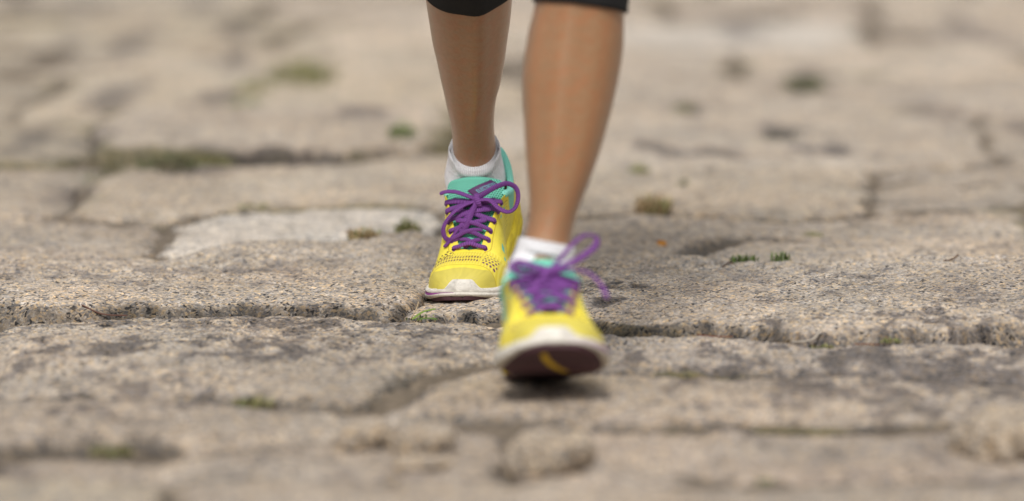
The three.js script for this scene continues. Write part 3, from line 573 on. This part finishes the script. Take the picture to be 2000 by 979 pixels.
const labelMap = (() => {
  const c = document.createElement('canvas'); c.width = 512; c.height = 128; const g = c.getContext('2d');
  g.fillStyle = '#5a2462'; g.fillRect(0, 0, 512, 128); g.strokeStyle = '#45184c'; g.lineWidth = 8; g.strokeRect(8, 8, 496, 112);
  g.fillStyle = '#6fb9c4'; g.font = 'bold 72px sans-serif'; g.textAlign = 'right'; g.textBaseline = 'middle'; g.fillText('ELECTRO33', 486, 72);
  const t = new THREE.CanvasTexture(c); t.colorSpace = THREE.SRGBColorSpace; t.magFilter = THREE.LinearFilter; return t;
})();
const labelMat = new THREE.MeshStandardMaterial({ map: labelMap, roughness: 0.6 });

function ribbon(points, ups, w, t, rep = 90) {   // a flattened cord along points; ups are its outward directions
  const curve = new THREE.CatmullRomCurve3(points, false, 'centripetal'), len = curve.getLength(), n = Math.max(8, Math.ceil(len / 0.0022)), upCurve = new THREE.CatmullRomCurve3(ups, false, 'centripetal'), nu = 13;
  const P = [], U = [], S = [];
  for (let j = 0; j <= n; j++) {
    const f = j / n, T = curve.getTangent(f); let up = upCurve.getPoint(f); up.addScaledVector(T, -up.dot(T)).normalize();
    P.push(curve.getPoint(f)); U.push(up); S.push(T.clone().cross(up).normalize());
  }
  return weldSeam(grid(nu, n + 1, (i, j) => {
    const a = i / (nu - 1) * Math.PI * 2, c = Math.cos(a), s = Math.sin(a), r = Math.pow(Math.abs(c) ** 2.6 + Math.abs(s) ** 2.6, -1 / 2.6), end = j === 0 || j === n ? 0.35 : 1;
    return { p: P[j].clone().addScaledVector(S[j], c * r * w / 2 * end).addScaledVector(U[j], s * r * t / 2 * end), uv: [j / n * len * rep, i / (nu - 1)] };
  }), nu, n + 1);
}
function tubeAlong(points, r, rep) { return ribbon(points, points.map(() => V(0, 1, 0.2)), r * 2, r * 2, rep); }

function makeShoe({ mirror, bend, toeUp, splay = 0, origin, lean, bow }) {
  // bending at the ball of the foot: the part behind it turns up by the angle bend
  const zb = 0.182, N = 200, ax = [], step = 0.3 / N;
  { let z = zb + 0.02, y = 0.012, a = 0; for (let i = 0; i <= N; i++) { ax.push([z, y, a]); const zz = zb + 0.02 - i * step; a = bend * smoothstep(zb + 0.02 - zz, 0, 0.055); z -= Math.cos(a) * step; y += Math.sin(a) * step; } }
  const deform = (p) => {
    let { x, y, z } = p; x -= lean * smoothstep(y, 0.04, 0.12) * (1 - smoothstep(z, 0.05, 0.13)); x *= 1 + splay * smoothstep(z, 0.09, 0.18);
    if (z < zb + 0.02 && bend) {
      const f = clamp((zb + 0.02 - z) / step, 0, N - 0.001), i = Math.floor(f), k = f - i, A = ax[i], B = ax[i + 1];
      const a = lerp(A[2], B[2], k), dy = y - 0.012;
      z = lerp(A[0], B[0], k) + Math.sin(a) * dy; y = lerp(A[1], B[1], k) + Math.cos(a) * dy;
    }
    if (toeUp && z > zb - 0.005) {               // toes lifted from the ball of the foot on
      const d = z - (zb - 0.005), R0 = 0.045 / toeUp, a = Math.min(d / R0, toeUp), rest = Math.max(0, d - 0.045), yy = y;
      z = zb - 0.005 + Math.sin(a) * (R0 - yy) + Math.cos(a) * rest; y = R0 - Math.cos(a) * (R0 - yy) + Math.sin(a) * rest;
    }
    return V(mirror ? -x : x, y - origin.y, z - origin.z);
  };
  const fix = (g) => {
    const p = g.attributes.position, v = V();
    for (let i = 0; i < p.count; i++) { const q = deform(v.fromBufferAttribute(p, i)); p.setXYZ(i, q.x, q.y, q.z); }
    if (mirror) { const ix = g.index.array; for (let i = 0; i < ix.length; i += 3) { const t = ix[i]; ix[i] = ix[i + 1]; ix[i + 1] = t; } }
    g.computeVertexNormals(); return g;
  };
  const weld = (g, nu, nv) => weldSeam(g, nu, nv);
  // upper: from the outer foxing line over the top to the inner one
  const NT = 28, NS = 150, sAt = (j) => { const f = j / NS; return f < 0.12 ? 0.0002 + (f / 0.12) ** 1.8 * 0.1 : f > 0.86 ? 1 - ((1 - f) / 0.14) ** 1.9 * 0.12 : lerp(0.1, 0.88, (f - 0.12) / 0.74); };
  const nU = NT * 2 + 2;
  const upAt = (i, s) => { const side = i <= NT ? -1 : 1, t = i <= NT ? i / NT : 1 - (i - NT - 1) / NT; return { p: upperAt(Math.min(s, 0.9995), side, t), uv: [i <= NT ? t / 2 : 1 - t / 2, s] }; };
  const outer = grid(nU, NS + 1, (i, j) => upAt(i, sAt(j)), false, (i, j) => i !== NT || topX(sAt(j)) < 0.0004);
  // a turned-in edge and an inner face give the upper its thickness along the throat and the collar
  const lips = [-1, 1].map((side) => grid(5, NS + 1, (i, j) => {
    const s = Math.min(sAt(j), 0.7215), p = upperAt(s, side, 1 - 0.12 * Math.max(0, i - 2)), a = i / 4;
    p.x -= side * [0, 0.0006, 0.0014, 0.002, 0.0024][i]; p.y -= [0, -0.0003, 0.0012, 0.003, 0.0035][i];
    if (side * p.x < 0) p.x = 0;
    return { p, uv: [side < 0 ? 0.48 : 0.52, s] };
  }));
  const shoe = new THREE.Mesh(fix(mergeGeometries([outer, ...lips])), upperMat);
  shoe.name = numbered('running_shoe'); shoe.castShadow = shoe.receiveShadow = true;

  // midsole: rings round the outline
  const M = 240, ss = [], loop = [];
  for (let k = 0; k < M; k++) { const f = k / M, g = f < 0.5 ? f * 2 : 2 - f * 2, s = 0.5 - 0.5 * Math.cos(g * Math.PI); ss.push(s); loop.push(V(f < 0.5 ? oL(s) : oM(s), 0, s * LEN)); }
  const nor = loop.map((p, k) => { const a = loop[(k + M - 1) % M], b = loop[(k + 1) % M]; return V(b.z - a.z, 0, a.x - b.x).normalize().multiplyScalar(-1); });
  const rows = [[0, -0.0045], [0.05, -0.0018], [0.16, 0.0], [0.34, 0.0012], [0.5, 0.0004], [0.58, -0.0006], [0.66, 0.0004], [0.85, 0.0], [0.97, -0.0018], [1.0, -0.0036], [1.0, -0.0075]];
  const arc = loop.map((p, k) => Math.hypot(p.x - 0.004, (p.z - LEN) * 0.8));
  const hump = arc.map((d) => 0.0095 * (1 - smoothstep(d, 0.012, 0.024)));
  const heelUp = ss.map((s, k) => 0.016 * (1 - smoothstep(Math.abs(s - 0.14), 0.05, 0.12)));
  const ms = grid(M + 1, rows.length, (i, j) => {
    const k = i % M, s = ss[k], b = bottom(s), h = foxing(s) + heelUp[k] - b, [f, off] = rows[j], up = j > 6 ? hump[k] * (j === 7 ? 0.35 : j === 8 ? 0.85 : 1) : 0;
    const o = off - up * 0.20 + (s < 0.3 ? 0.0015 * Math.sin(f * Math.PI) : 0);
    return { p: V(loop[k].x + nor[k].x * o, b + h * f + up, loop[k].z + nor[k].z * o + (s < 0.1 ? heelLean(b + h * f) * 0.6 : 0)), uv: [i / M, f * 0.96 + 0.02] };
  });
  const under = grid(M / 2 + 1, 13, (i, j) => { const k = i, k2 = (M - i) % M, s = ss[Math.min(k, M - 1)], w = j / 12; return { p: V(lerp(loop[k].x - nor[k].x * 0.0045, loop[k2].x - nor[k2].x * 0.0045, w) * 1, bottom(s), loop[k].z - nor[k].z * 0.0045 * (Math.abs(w - 0.5) * 2)), uv: [0.4, 0.1] }; });
  const part = (name, g, m) => mesh(name, weld(fix(g), 1, 0), m, shoe);
  part('midsole', mergeGeometries([ms, under]), foamMat);
  // outsole: a rubber sheet under the midsole, inset a little from its edge
  const osTop = grid(M / 2 - 7, 17, (i, j) => {
    const k = i + 4, k2 = M - k, s = ss[k], w = j / 16, e = Math.min(w, 1 - w) * 16, y = bottom(s) - (e < 1 ? lerp(-0.002, 0.0026, e) : 0.0030) * (i === 0 || i === M / 2 - 8 ? -0.3 : 1);
    return { p: V(lerp(loop[k].x * 0.93, loop[k2].x * 0.93, w), y, loop[k].z), uv: [1 - w, s] };
  });
  part('outsole', osTop, rubberMat);

  // tongue
  const tp = table([[0, 0.1905], [0.35, 0.158], [0.7, 0.122], [0.88, 0.1045], [1, 0.0965]]), ty = table([[0, 0.0505], [0.35, 0.0695], [0.7, 0.0920], [0.88, 0.107], [1, 0.1165]]), tw = table([[0, 0.017], [0.35, 0.023], [0.7, 0.033], [0.9, 0.0345], [0.97, 0.030], [1, 0.021]]);
  const tongueAt = (f, w, th) => { const z = tp(f), y = ty(f), dz = tp(f + 0.02) - tp(f - 0.02), dy = ty(f + 0.02) - ty(f - 0.02), l = Math.hypot(dz, dy) || 1, nz = dy / l, ny = -dz / l, x = tw(f) * w, sag = 0.010 * w * w * lerp(0.5, 1.25, f), puff = th * (1 - w ** 4) * smoothstep(f, 0.6, 0.85); return V(x, y - sag * ny + puff * ny, z - sag * nz + puff * nz); };
  const NTG = 40;
  const tongueG = grid(25, NTG + 8, (i, j) => { const w = i / 12 - 1, f = j <= NTG ? j / NTG : 1 - (j - NTG) * 0.03; return { p: tongueAt(f, w, j <= NTG ? 0.005 * (1 - smoothstep(f, 0.965, 1)) : -0.003), uv: [tw(f) * w / 0.0264, f * 0.11 / 0.0264] }; });
  part('tongue', tongueG, tongueMat);
  const lab = (a, b) => { // label: runs obliquely up to the inner side of the tongue
    const f = 0.79 + 0.135 * a + 0.065 * (b - 0.5), w = -0.05 + 0.84 * a - 0.30 * (b - 0.5); return tongueAt(f, w, 0.0066);
  };
  part('tongue_label', grid(24, 8, (i, j) => ({ p: lab(i / 23, j / 7), uv: [mirror ? 1 - i / 23 : i / 23, j / 7] })), labelMat);

  // padded collar lining round the opening
  const cp = []; for (let k = 0; k <= 40; k++) { const f = k / 20, s = f < 1 ? lerp(0.40, 0.002, Math.sin(f * Math.PI / 2)) : lerp(0.002, 0.40, 1 - Math.cos((f - 1) * Math.PI / 2)), p = upperAt(s, f < 1 ? -1 : 1, 1); p.x -= (f < 1 ? -1 : 1) * 0.0035 * smoothstep(s, 0, 0.03); p.y -= 0.0005; p.z += 0.0035 * (1 - smoothstep(s, 0, 0.05)); cp.push(p); }
  part('collar', tubeAlong(cp, 0.0042, 38), collarMat);

  // laces: a straight bar at the toe end, then crossings, then the bow
  const rowsS = [0.705, 0.648, 0.592, 0.538, 0.487, 0.44], cords = [], W = 0.0064, Th = 0.0034;
  const eye = (r, side, lift = 0) => { const p = upperAt(rowsS[r], side, 0.87); p.y += lift; p.z += lift * 0.6; return p; };
  const inner = (r, side) => { const p = upperAt(rowsS[r], side, 1); p.x -= side * 0.004; p.y += 0.0012; p.z += 0.001; return p; };
  const n0 = V(0, 0.85, 0.52), nrm = (side) => V(side * 0.55, 0.75, 0.4);
  const bar = (r) => { const a = eye(r, -1), b = eye(r, 1), up = 0.0040; cords.push(ribbon([a.clone().add(V(0.002, -0.002, 0)), a.clone().add(V(-0.0012, 0.0016, 0.0012)), a.clone().add(V(0.006, up, 0.003)), a.clone().lerp(b, 0.5).add(V(0, up + 0.0018 + 0.012 * Math.abs(a.x) / 0.05 * 0.4, 0.0035)), b.clone().add(V(-0.006, up, 0.003)), b.clone().add(V(0.0012, 0.0016, 0.0012)), b.clone().add(V(-0.002, -0.002, 0))], [nrm(-1), nrm(-1), n0, n0, n0, nrm(1), nrm(1)], W, Th)); };
  bar(0);
  for (let r = 1; r < 6; r++) for (const side of r % 2 ? [-1, 1] : [1, -1]) {
    const a = eye(r - (r === 1 ? 0 : 0), side), b = inner(Math.min(5, r + (r < 5 ? 1 : 0)), -side), lift = (r % 2 ? -side : side) > 0 ? 0.0058 : 0.0036;
    if (r === 5) continue;
    const q = (f, h) => a.clone().lerp(b, f).add(V(0, h * 0.85, h * 0.5));
    cords.push(ribbon([a.clone().add(V(-side * 0.002, -0.002, 0)), a.clone().add(V(side * 0.001, 0.0018, 0.0012)), q(0.18, lift), q(0.45, lift + 0.0022), q(0.75, lift), q(0.97, 0.0012)], [nrm(side), nrm(side), n0, n0, n0, n0], W, Th));
  }
  { // first under-crossing below the toe bar
    for (const side of [-1, 1]) { const a = inner(0, side).add(V(0, -0.001, -0.004)), b = inner(1, -side); cords.push(ribbon([a, a.clone().lerp(b, 0.5).add(V(0, 0.003 + (side > 0 ? 0.002 : 0), 0.002)), b], [n0, n0, n0], W, Th)); }
  }
  // top bars meet at the knot; the bow is given as [across, up the instep, away from it] from the knot
  const kn = tongueAt(0.715, 0, 0.004).add(V(bow.knot[0], 0, 0)), along = V(0, ty(0.85) - ty(0.7), tp(0.85) - tp(0.7)).normalize(), out = V(0, -along.z, along.y).multiplyScalar(1);
  if (out.z < 0) out.multiplyScalar(-1);
  const K = (a, b, h) => kn.clone().add(V(a, 0, 0)).addScaledVector(along, b).addScaledVector(out, h + 0.005);
  for (const side of [-1, 1]) {
    const a = eye(5, side);
    cords.push(ribbon([a.clone().add(V(-side * 0.003, -0.002, 0)), a.clone().add(V(side * 0.0006, 0.002, 0.0014)), a.clone().add(V(-side * 0.008, 0.005, 0.004)), K(side * 0.008, -0.001, 0.0015), K(side * 0.001, 0, 0.001)], [nrm(side), nrm(side), n0, out, out], W, Th));
    const b = eye(4, side), c = inner(5, -side);
    cords.push(ribbon([b.clone().add(V(-side * 0.002, -0.002, 0)), b.clone().add(V(side * 0.001, 0.002, 0.001)), b.clone().lerp(c, 0.2).add(V(0, 0.005, 0.003)), b.clone().lerp(c, 0.55).add(V(0, 0.0065, 0.004)), c], [nrm(side), nrm(side), n0, n0, n0], W, Th));
  }
  for (const pts of bow.cords) {
    const P = pts.map(([a, b, h]) => K(a, b, h)), ups = P.map((p, i) => { const A = P[Math.max(0, i - 1)], B = P[Math.min(P.length - 1, i + 1)], T = B.clone().sub(A).normalize(); return (pts.flat3 ? V(0, 0, 1) : out.clone().multiplyScalar(0.75).add(T.clone().cross(out).multiplyScalar(0.5))); });
    cords.push(ribbon(P, ups, 0.0062, 0.0032));
  }
  // the knot: a short wrap round the crossing
  cords.push(ribbon([K(-0.002, 0.006, 0.000), K(-0.0005, 0.0065, 0.005), K(0.001, 0.000, 0.0078), K(0.003, -0.007, 0.0055), K(0.002, -0.0075, 0.000)], [out.clone().add(along), out.clone().add(along), out, out.clone().sub(along), out.clone().sub(along)], 0.0072, 0.0034));
  cords.push(ribbon([K(-0.007, 0.001, 0.001), K(-0.004, 0.002, 0.0046), K(0.001, 0.000, 0.0055), K(0.006, -0.002, 0.003)], [out, out, out, out], 0.0062, 0.0032));
  part('shoelace', mergeGeometries(cords), laceMat);
  return shoe;
}
const shoeR = makeShoe({ mirror: false, bend: 0.40, toeUp: 0, origin: V(0, 0, 0.182), lean: 0.002, bow: { knot: [0.006], cords: [
  // loop hanging to the outer side
  [[0, -0.001, 0.004], [-0.014, -0.008, 0.008], [-0.030, -0.022, 0.009], [-0.0385, -0.040, 0.006], [-0.0345, -0.0545, 0.0045], [-0.024, -0.0555, 0.0055], [-0.012, -0.040, 0.007], [-0.005, -0.020, 0.007], [0.000, -0.004, 0.005]],
  // loop standing out to the inner side
  [[0, 0.001, 0.004], [0.012, 0.008, 0.008], [0.026, 0.015, 0.010], [0.038, 0.018, 0.010], [0.0475, 0.013, 0.008], [0.0505, 0.002, 0.007], [0.047, -0.012, 0.006], [0.0395, -0.0165, 0.006], [0.029, -0.013, 0.007], [0.016, -0.002, 0.008], [0.001, -0.001, 0.005]],
  // tail to the upper outer side
  [[0, 0.001, 0.003], [-0.012, 0.005, 0.006], [-0.026, 0.010, 0.006], [-0.038, 0.0105, 0.005], [-0.0455, 0.0085, 0.004]],
  // tail hanging down behind the loop
  [[-0.001, -0.003, 0.003], [-0.012, -0.022, 0.0035], [-0.022, -0.040, 0.004], [-0.031, -0.056, 0.0035], [-0.0375, -0.0665, 0.003]],
] } });
shoeR.position.set(-0.047, -0.001, -0.060).sub(base0); shoeR.rotation.set(0, -0.185, 0.035, 'YXZ');
person.add(shoeR);
const shoeL = makeShoe({ mirror: true, bend: 0, toeUp: 0.22, splay: 0.10, origin: V(0, 0, 0.02), lean: 0, bow: { knot: [-0.004], cords: [
  [[0, 0.001, 0.004], [-0.012, 0.016, 0.010], [-0.026, 0.034, 0.016], [-0.040, 0.046, 0.018], [-0.0495, 0.046, 0.016], [-0.0495, 0.036, 0.014], [-0.040, 0.022, 0.014], [-0.024, 0.008, 0.012], [0, -0.001, 0.006]],
  [[0, 0, 0.004], [0.014, 0.006, 0.008], [0.030, 0.012, 0.008], [0.036, 0.004, 0.007], [0.026, -0.006, 0.006], [0.012, -0.004, 0.006], [0, -0.001, 0.005]],
  [[0, 0, 0.003], [-0.016, -0.002, 0.008], [-0.034, -0.010, 0.012], [-0.046, -0.026, 0.008], [-0.050, -0.044, 0.004]],
  [[0, -0.002, 0.003], [0.008, -0.014, 0.006], [0.014, -0.028, 0.006], [0.018, -0.038, 0.005]],
] } });
shoeL.position.set(0.024, -0.002, 0.570).sub(base0); shoeL.rotation.set(-0.19, 0.09, -0.015, 'YXZ'); shoeL.scale.x = 1.03;
person.add(shoeL);
//@@SMALL
// ---------------------------------------------------------------- weeds in the joints, litter and loose stones
const leafMat = (r, g, b) => new THREE.MeshStandardMaterial({ vertexColors: true, color: new THREE.Color(r, g, b), roughness: 0.8, side: THREE.DoubleSide });
const weedMat = leafMat(1, 1, 1);
function tuft([x, z, w, d, h, n, kind], label, seed) {
  const r = rng(seed), pos = [], col = [], idx = [], y0 = Math.max(heightAt(x, z), heightAt(x, z + 0.02), heightAt(x, z - 0.015) - 0.004) - 0.003;
  const greens = { grass: [[0.13, 0.20, 0.045], [0.18, 0.24, 0.065], [0.09, 0.14, 0.04]], olive: [[0.22, 0.23, 0.08], [0.16, 0.18, 0.06], [0.34, 0.28, 0.14]], dry: [[0.46, 0.34, 0.18], [0.24, 0.27, 0.10], [0.40, 0.24, 0.13]], dark: [[0.10, 0.12, 0.05], [0.15, 0.15, 0.075], [0.18, 0.14, 0.09]] }[kind];
  for (let k = 0; k < n; k++) {
    const a = r() * 6.283, q = Math.sqrt(r()), rx = Math.cos(a) * q * w / 2, rz = Math.sin(a) * q * d / 2, dir = r() * 6.283, len = h * (0.45 + 0.75 * r()) * (1.15 - 0.5 * q), bend = 0.3 + 0.9 * r(), wid = Math.min(0.0045, 0.0014 + h * 0.05 * r());
    const c = greens[r() < 0.5 ? 0 : r() < 0.6 ? 1 : 2], m = 0.7 + 0.6 * r(), out = V(Math.cos(dir), 0, Math.sin(dir)), side = V(-out.z, 0, out.x), b0 = pos.length / 3;
    for (let j = 0; j <= 4; j++) {
      const f = j / 4, p = V(rx, y0 + len * Math.sin(f * 1.2) / 1.0 * (1 - 0.25 * bend * f), rz).addScaledVector(out, len * bend * f * f * 0.8), ww = wid * (1 - f * f * 0.92) * (0.6 + f * 0.8);
      for (const sg of [-1, 1]) { const v = p.clone().addScaledVector(side, sg * ww / 2); pos.push(v.x, v.y - y0, v.z); col.push(c[0] * m * (0.8 + 0.3 * f), c[1] * m * (0.8 + 0.3 * f), c[2] * m * (0.8 + 0.3 * f)); }
      if (j) { const q0 = b0 + j * 2; idx.push(q0 - 2, q0 - 1, q0 + 1, q0 - 2, q0 + 1, q0); }
    }
  }
  const g = new THREE.BufferGeometry();
  g.setAttribute('position', new THREE.Float32BufferAttribute(pos, 3)); g.setAttribute('color', new THREE.Float32BufferAttribute(col, 3));
  g.setAttribute('uv', new THREE.BufferAttribute(new Float32Array(pos.length / 3 * 2), 2)); g.setIndex(idx); g.computeVertexNormals();
  const t = mesh('grass_tuft', g, weedMat, scene); t.position.set(x, y0, z);
  return tag(t, label, 'grass tuft', 'weeds growing in the pavement joints');
}
[
  [[-0.401, -3.2, 0.14, 0.34, 0.05, 300, 'olive'], 'large blurred green grass tuft in the upper left background'],
  [[-0.480, -2.95, 0.08, 0.24, 0.025, 200, 'olive'], 'low olive growth just left of the large green tuft in the background'],
  [[-0.173, -1.74, 0.045, 0.08, 0.030, 130, 'grass'], 'small bright green tuft behind the rear shoe, left of the ankle'],
  [[-0.138, -0.66, 0.034, 0.05, 0.026, 170, 'olive'], 'upright green weed at the right end of the pale stone'],
  [[-0.190, -0.505, 0.046, 0.05, 0.020, 220, 'dry'], 'flat reddish green weed at the front edge of the pale stone'],
  [[0.195, -0.93, 0.052, 0.10, 0.034, 300, 'dry'], 'brown and green tuft right of the front leg'],
  [[0.190, -1.41, 0.030, 0.06, 0.020, 90, 'olive'], 'small olive tuft beside the front shin, above the brown tuft'],
  [[0.251, -1.25, 0.024, 0.05, 0.016, 60, 'dark'], 'tiny dark tuft above and right of the brown tuft'],
  [[0.286, -0.262, 0.036, 0.02, 0.014, 90, 'grass'], 'left one of two green sprigs at the thin joint on the right'],
  [[0.330, -0.255, 0.028, 0.02, 0.018, 70, 'grass'], 'right one of two green sprigs at the thin joint on the right'],
  [[0.343, 0.330, 0.028, 0.02, 0.008, 90, 'olive'], 'mossy clump under the long stone ledge on the right'],
  [[0.416, 0.322, 0.026, 0.02, 0.007, 70, 'olive'], 'mossy clump at the far right end of the stone ledge'],
  [[-0.262, 0.705, 0.045, 0.03, 0.016, 130, 'olive'], 'green tuft in the dark joint of the left foreground'],
  [[-0.378, 0.995, 0.045, 0.03, 0.016, 130, 'olive'], 'green tuft in the joint of the lower left corner'],
  [[-0.52, -1.46, 0.09, 0.18, 0.034, 280, 'dark'], 'dark green growth at the left end of the shadowed stone edge'],
  [[-0.455, -1.53, 0.07, 0.06, 0.016, 110, 'olive'], 'olive growth along the shadowed stone edge on the left'],
  [[-0.62, -1.35, 0.10, 0.14, 0.016, 110, 'dark'], 'faint dark growth near the left edge of the pavement'],
  [[-0.45, -2.3, 0.07, 0.14, 0.016, 90, 'grass'], 'faint green patch below the large background tuft'],
  [[0.538, -2.9, 0.08, 0.24, 0.034, 220, 'dark'], 'dark olive tuft in the upper right background'],
  [[0.304, -2.49, 0.045, 0.12, 0.018, 90, 'olive'], 'small olive tuft in the background right of the front knee'],
  [[0.44, -2.0, 0.08, 0.08, 0.016, 110, 'dark'], 'wide dark tuft in the joint of the right background'],
  [[-0.223, -1.0, 0.026, 0.04, 0.010, 60, 'dark'], 'tiny dark tuft behind the pale stone'],
  [[0.228, 1.15, 0.016, 0.03, 0.012, 26, 'grass'], 'tiny green tuft in the foreground right of the shoes'],
  [[-0.235, -0.515, 0.05, 0.03, 0.010, 90, 'dark'], 'dark strip of weeds at the front left of the pale stone'],
  [[-0.36, -0.98, 0.05, 0.05, 0.012, 90, 'olive'], 'olive strip of weeds behind the left end of the pale stone'],
  [[-0.47, -0.78, 0.05, 0.06, 0.014, 90, 'dark'], 'dark weeds left of the pale stone'],
  [[0.40, -0.66, 0.03, 0.05, 0.010, 60, 'olive'], 'small olive weeds at the right end of the broken stone edge'],
].forEach(([a, label], i) => tuft(a, label, 300 + i * 13));
// long blades, needles, twigs, a leaf
function strip(name, label, category, pts, w, t, color, group) {
  const P = pts.map(([x, y, z]) => V(x, Math.max(heightAt(x, z), -0.01) + y, z)), o = P[0].clone();
  const g = ribbon(P.map((p) => p.clone().sub(o)), P.map(() => V(0, 1, 0.3)), w, t, 40);
  const m = mesh(name, g, new THREE.MeshStandardMaterial({ color: new THREE.Color(...color), roughness: 0.85 }), scene);
  m.position.copy(o); return tag(m, label, category, group);
}
const weed = tuft([-0.104, 0.075, 0.040, 0.02, 0.008, 40, 'grass'], 'green weed with long flat blades before the rear shoe toe', 901);
weed.userData.category = 'weed'; delete weed.userData.group;
function blade(pts, w, t, color) { const m = strip('blade', null, null, pts, w, t, color); m.position.sub(weed.position); weed.add(m); m.userData = {}; }
blade( [[-0.115, 0.001, 0.085], [-0.103, 0.006, 0.075], [-0.088, 0.008, 0.068]], 0.0036, 0.0006, [0.16, 0.24, 0.04]);
blade( [[-0.108, 0.001, 0.088], [-0.097, 0.003, 0.09], [-0.086, 0.002, 0.092]], 0.0034, 0.0006, [0.09, 0.15, 0.03]);
strip('dry_stalk', 'pale dry stalk leaning in the joint by the rear shoe', 'stalk', [[-0.118, 0.000, 0.08], [-0.112, 0.008, 0.07], [-0.108, 0.016, 0.06]], 0.0012, 0.001, [0.42, 0.32, 0.2]);
strip('twig', 'thin brown twig on the stone below the green sprigs', 'twig', [[0.256, 0.0015, -0.20], [0.267, 0.002, -0.235], [0.279, 0.003, -0.27]], 0.0016, 0.0016, [0.10, 0.055, 0.035], 'twigs on the pavement');
strip('twig', 'thin brown twig at the right edge of the pavement', 'twig', [[0.524, 0.0015, -0.18], [0.536, 0.002, -0.205], [0.548, 0.0025, -0.235]], 0.0016, 0.0016, [0.12, 0.065, 0.04], 'twigs on the pavement');
strip('dry_stalk', 'curved pale grey stalk in the joint under the right ledge', 'stalk', [[0.306, 0.004, 0.335], [0.320, 0.007, 0.325], [0.332, 0.012, 0.318], [0.345, 0.012, 0.312]], 0.003, 0.0014, [0.40, 0.35, 0.29]);
strip('pine_needle', 'red brown needle in the joint below the right ledge, left one', 'needle', [[0.205, 0.003, 0.262], [0.225, 0.003, 0.278], [0.245, 0.003, 0.292]], 0.0016, 0.0012, [0.17, 0.06, 0.03], 'needles in the joints');
strip('pine_needle', 'red brown needle in the joint below the right ledge, right one', 'needle', [[0.375, 0.003, 0.325], [0.390, 0.003, 0.328], [0.405, 0.003, 0.322]], 0.0016, 0.0012, [0.17, 0.06, 0.03], 'needles in the joints');
strip('pine_needle', 'red brown needle in the joint under the left ledge', 'needle', [[-0.50, 0.003, 0.055], [-0.475, 0.004, 0.062], [-0.445, 0.003, 0.068]], 0.0022, 0.0014, [0.11, 0.05, 0.035], 'needles in the joints');
{
  const leaf = mesh('fallen_leaf', grid(7, 9, (i, j) => { const a = i / 3 - 1, b = j / 8, w = 0.0055 * Math.sin(b * Math.PI) ** 0.7; return { p: V(a * w, 0.002 + 0.0025 * a * a + 0.003 * b, (b - 0.5) * 0.018) }; }), new THREE.MeshStandardMaterial({ color: new THREE.Color(0.55, 0.24, 0.03), roughness: 0.7, side: THREE.DoubleSide }), scene);
  leaf.position.set(0.194, heightAt(0.194, -0.515) + 0.001, -0.515); leaf.rotation.set(0.5, 0.7, 0.1);
  tag(leaf, 'tiny orange fallen leaf on the stone right of the front leg', 'leaf');
}
const chipMat = new THREE.MeshStandardMaterial({ color: new THREE.Color(1.1, 1.08, 1.05), map: granite.base, bumpMap: granite.bump, bumpScale: 0.002, roughness: 0.86 });
function chip(x, z, w, h, d, seed, label) {
  const g = new THREE.IcosahedronGeometry(1, 24), p = g.attributes.position, uv = new Float32Array(p.count * 2), v = V();
  for (let i = 0; i < p.count; i++) {
    v.fromBufferAttribute(p, i); const n = v.clone();
    const r = 1 + 0.16 * noise(n.x * 2.2 + seed, n.z * 2.2 + n.y, seed) + 0.10 * noise(n.x * 5 + n.y * 3, n.z * 5 + seed, seed + 1) + 0.05 * noise(n.x * 13 + n.y * 7, n.z * 13 - n.y * 5, seed + 2) + 0.03 * noise(n.x * 30 + n.y * 17, n.z * 30 + n.y * 11, seed + 3);
    const y = Math.sign(n.y) * Math.abs(n.y) ** 0.55 * 0.8;
    const cut = n.y < 0 ? 1 - 0.35 * Math.abs(n.y) : 1; v.set(n.x * r * w / 2 * cut, y * r * h * 0.62 + h * 0.35 * n.x * 0.3, n.z * r * d / 2 * cut);
    p.setXYZ(i, v.x, v.y, v.z); uv[i * 2] = (v.x + seed * 0.13) / TILE; uv[i * 2 + 1] = (v.z - v.y * 1.2 + seed * 0.07) / TILE;
  }
  g.setAttribute('uv', new THREE.BufferAttribute(uv, 2)); g.computeVertexNormals();
  const m = mesh('loose_stone', g, chipMat, scene); m.position.set(x, heightAt(x, z) + h * 0.28, z);
  return tag(m, label, 'stone', 'loose stones in the foreground');
}
chip(-0.142, 0.985, 0.054, 0.029, 0.075, 3, 'low stone with a dark front left of centre in the foreground');
chip(-0.085, 1.000, 0.056, 0.031, 0.085, 5, 'broad tan stone below the front shoe, left of the sole');
chip(-0.083, 1.115, 0.050, 0.012, 0.045, 8, 'thin flat stone lying before the broad tan stone');
chip(0.033, 1.09, 0.078, 0.040, 0.12, 11, 'wedge shaped stone in the foreground below the front shoe');
chip(-0.106, 1.25, 0.014, 0.013, 0.02, 14, 'smallest stone at the bottom edge of the photo');
chip(0.458, 0.99, 0.084, 0.044, 0.16, 17, 'large rough stone at the lower right edge');

renderer.render(scene, camera);
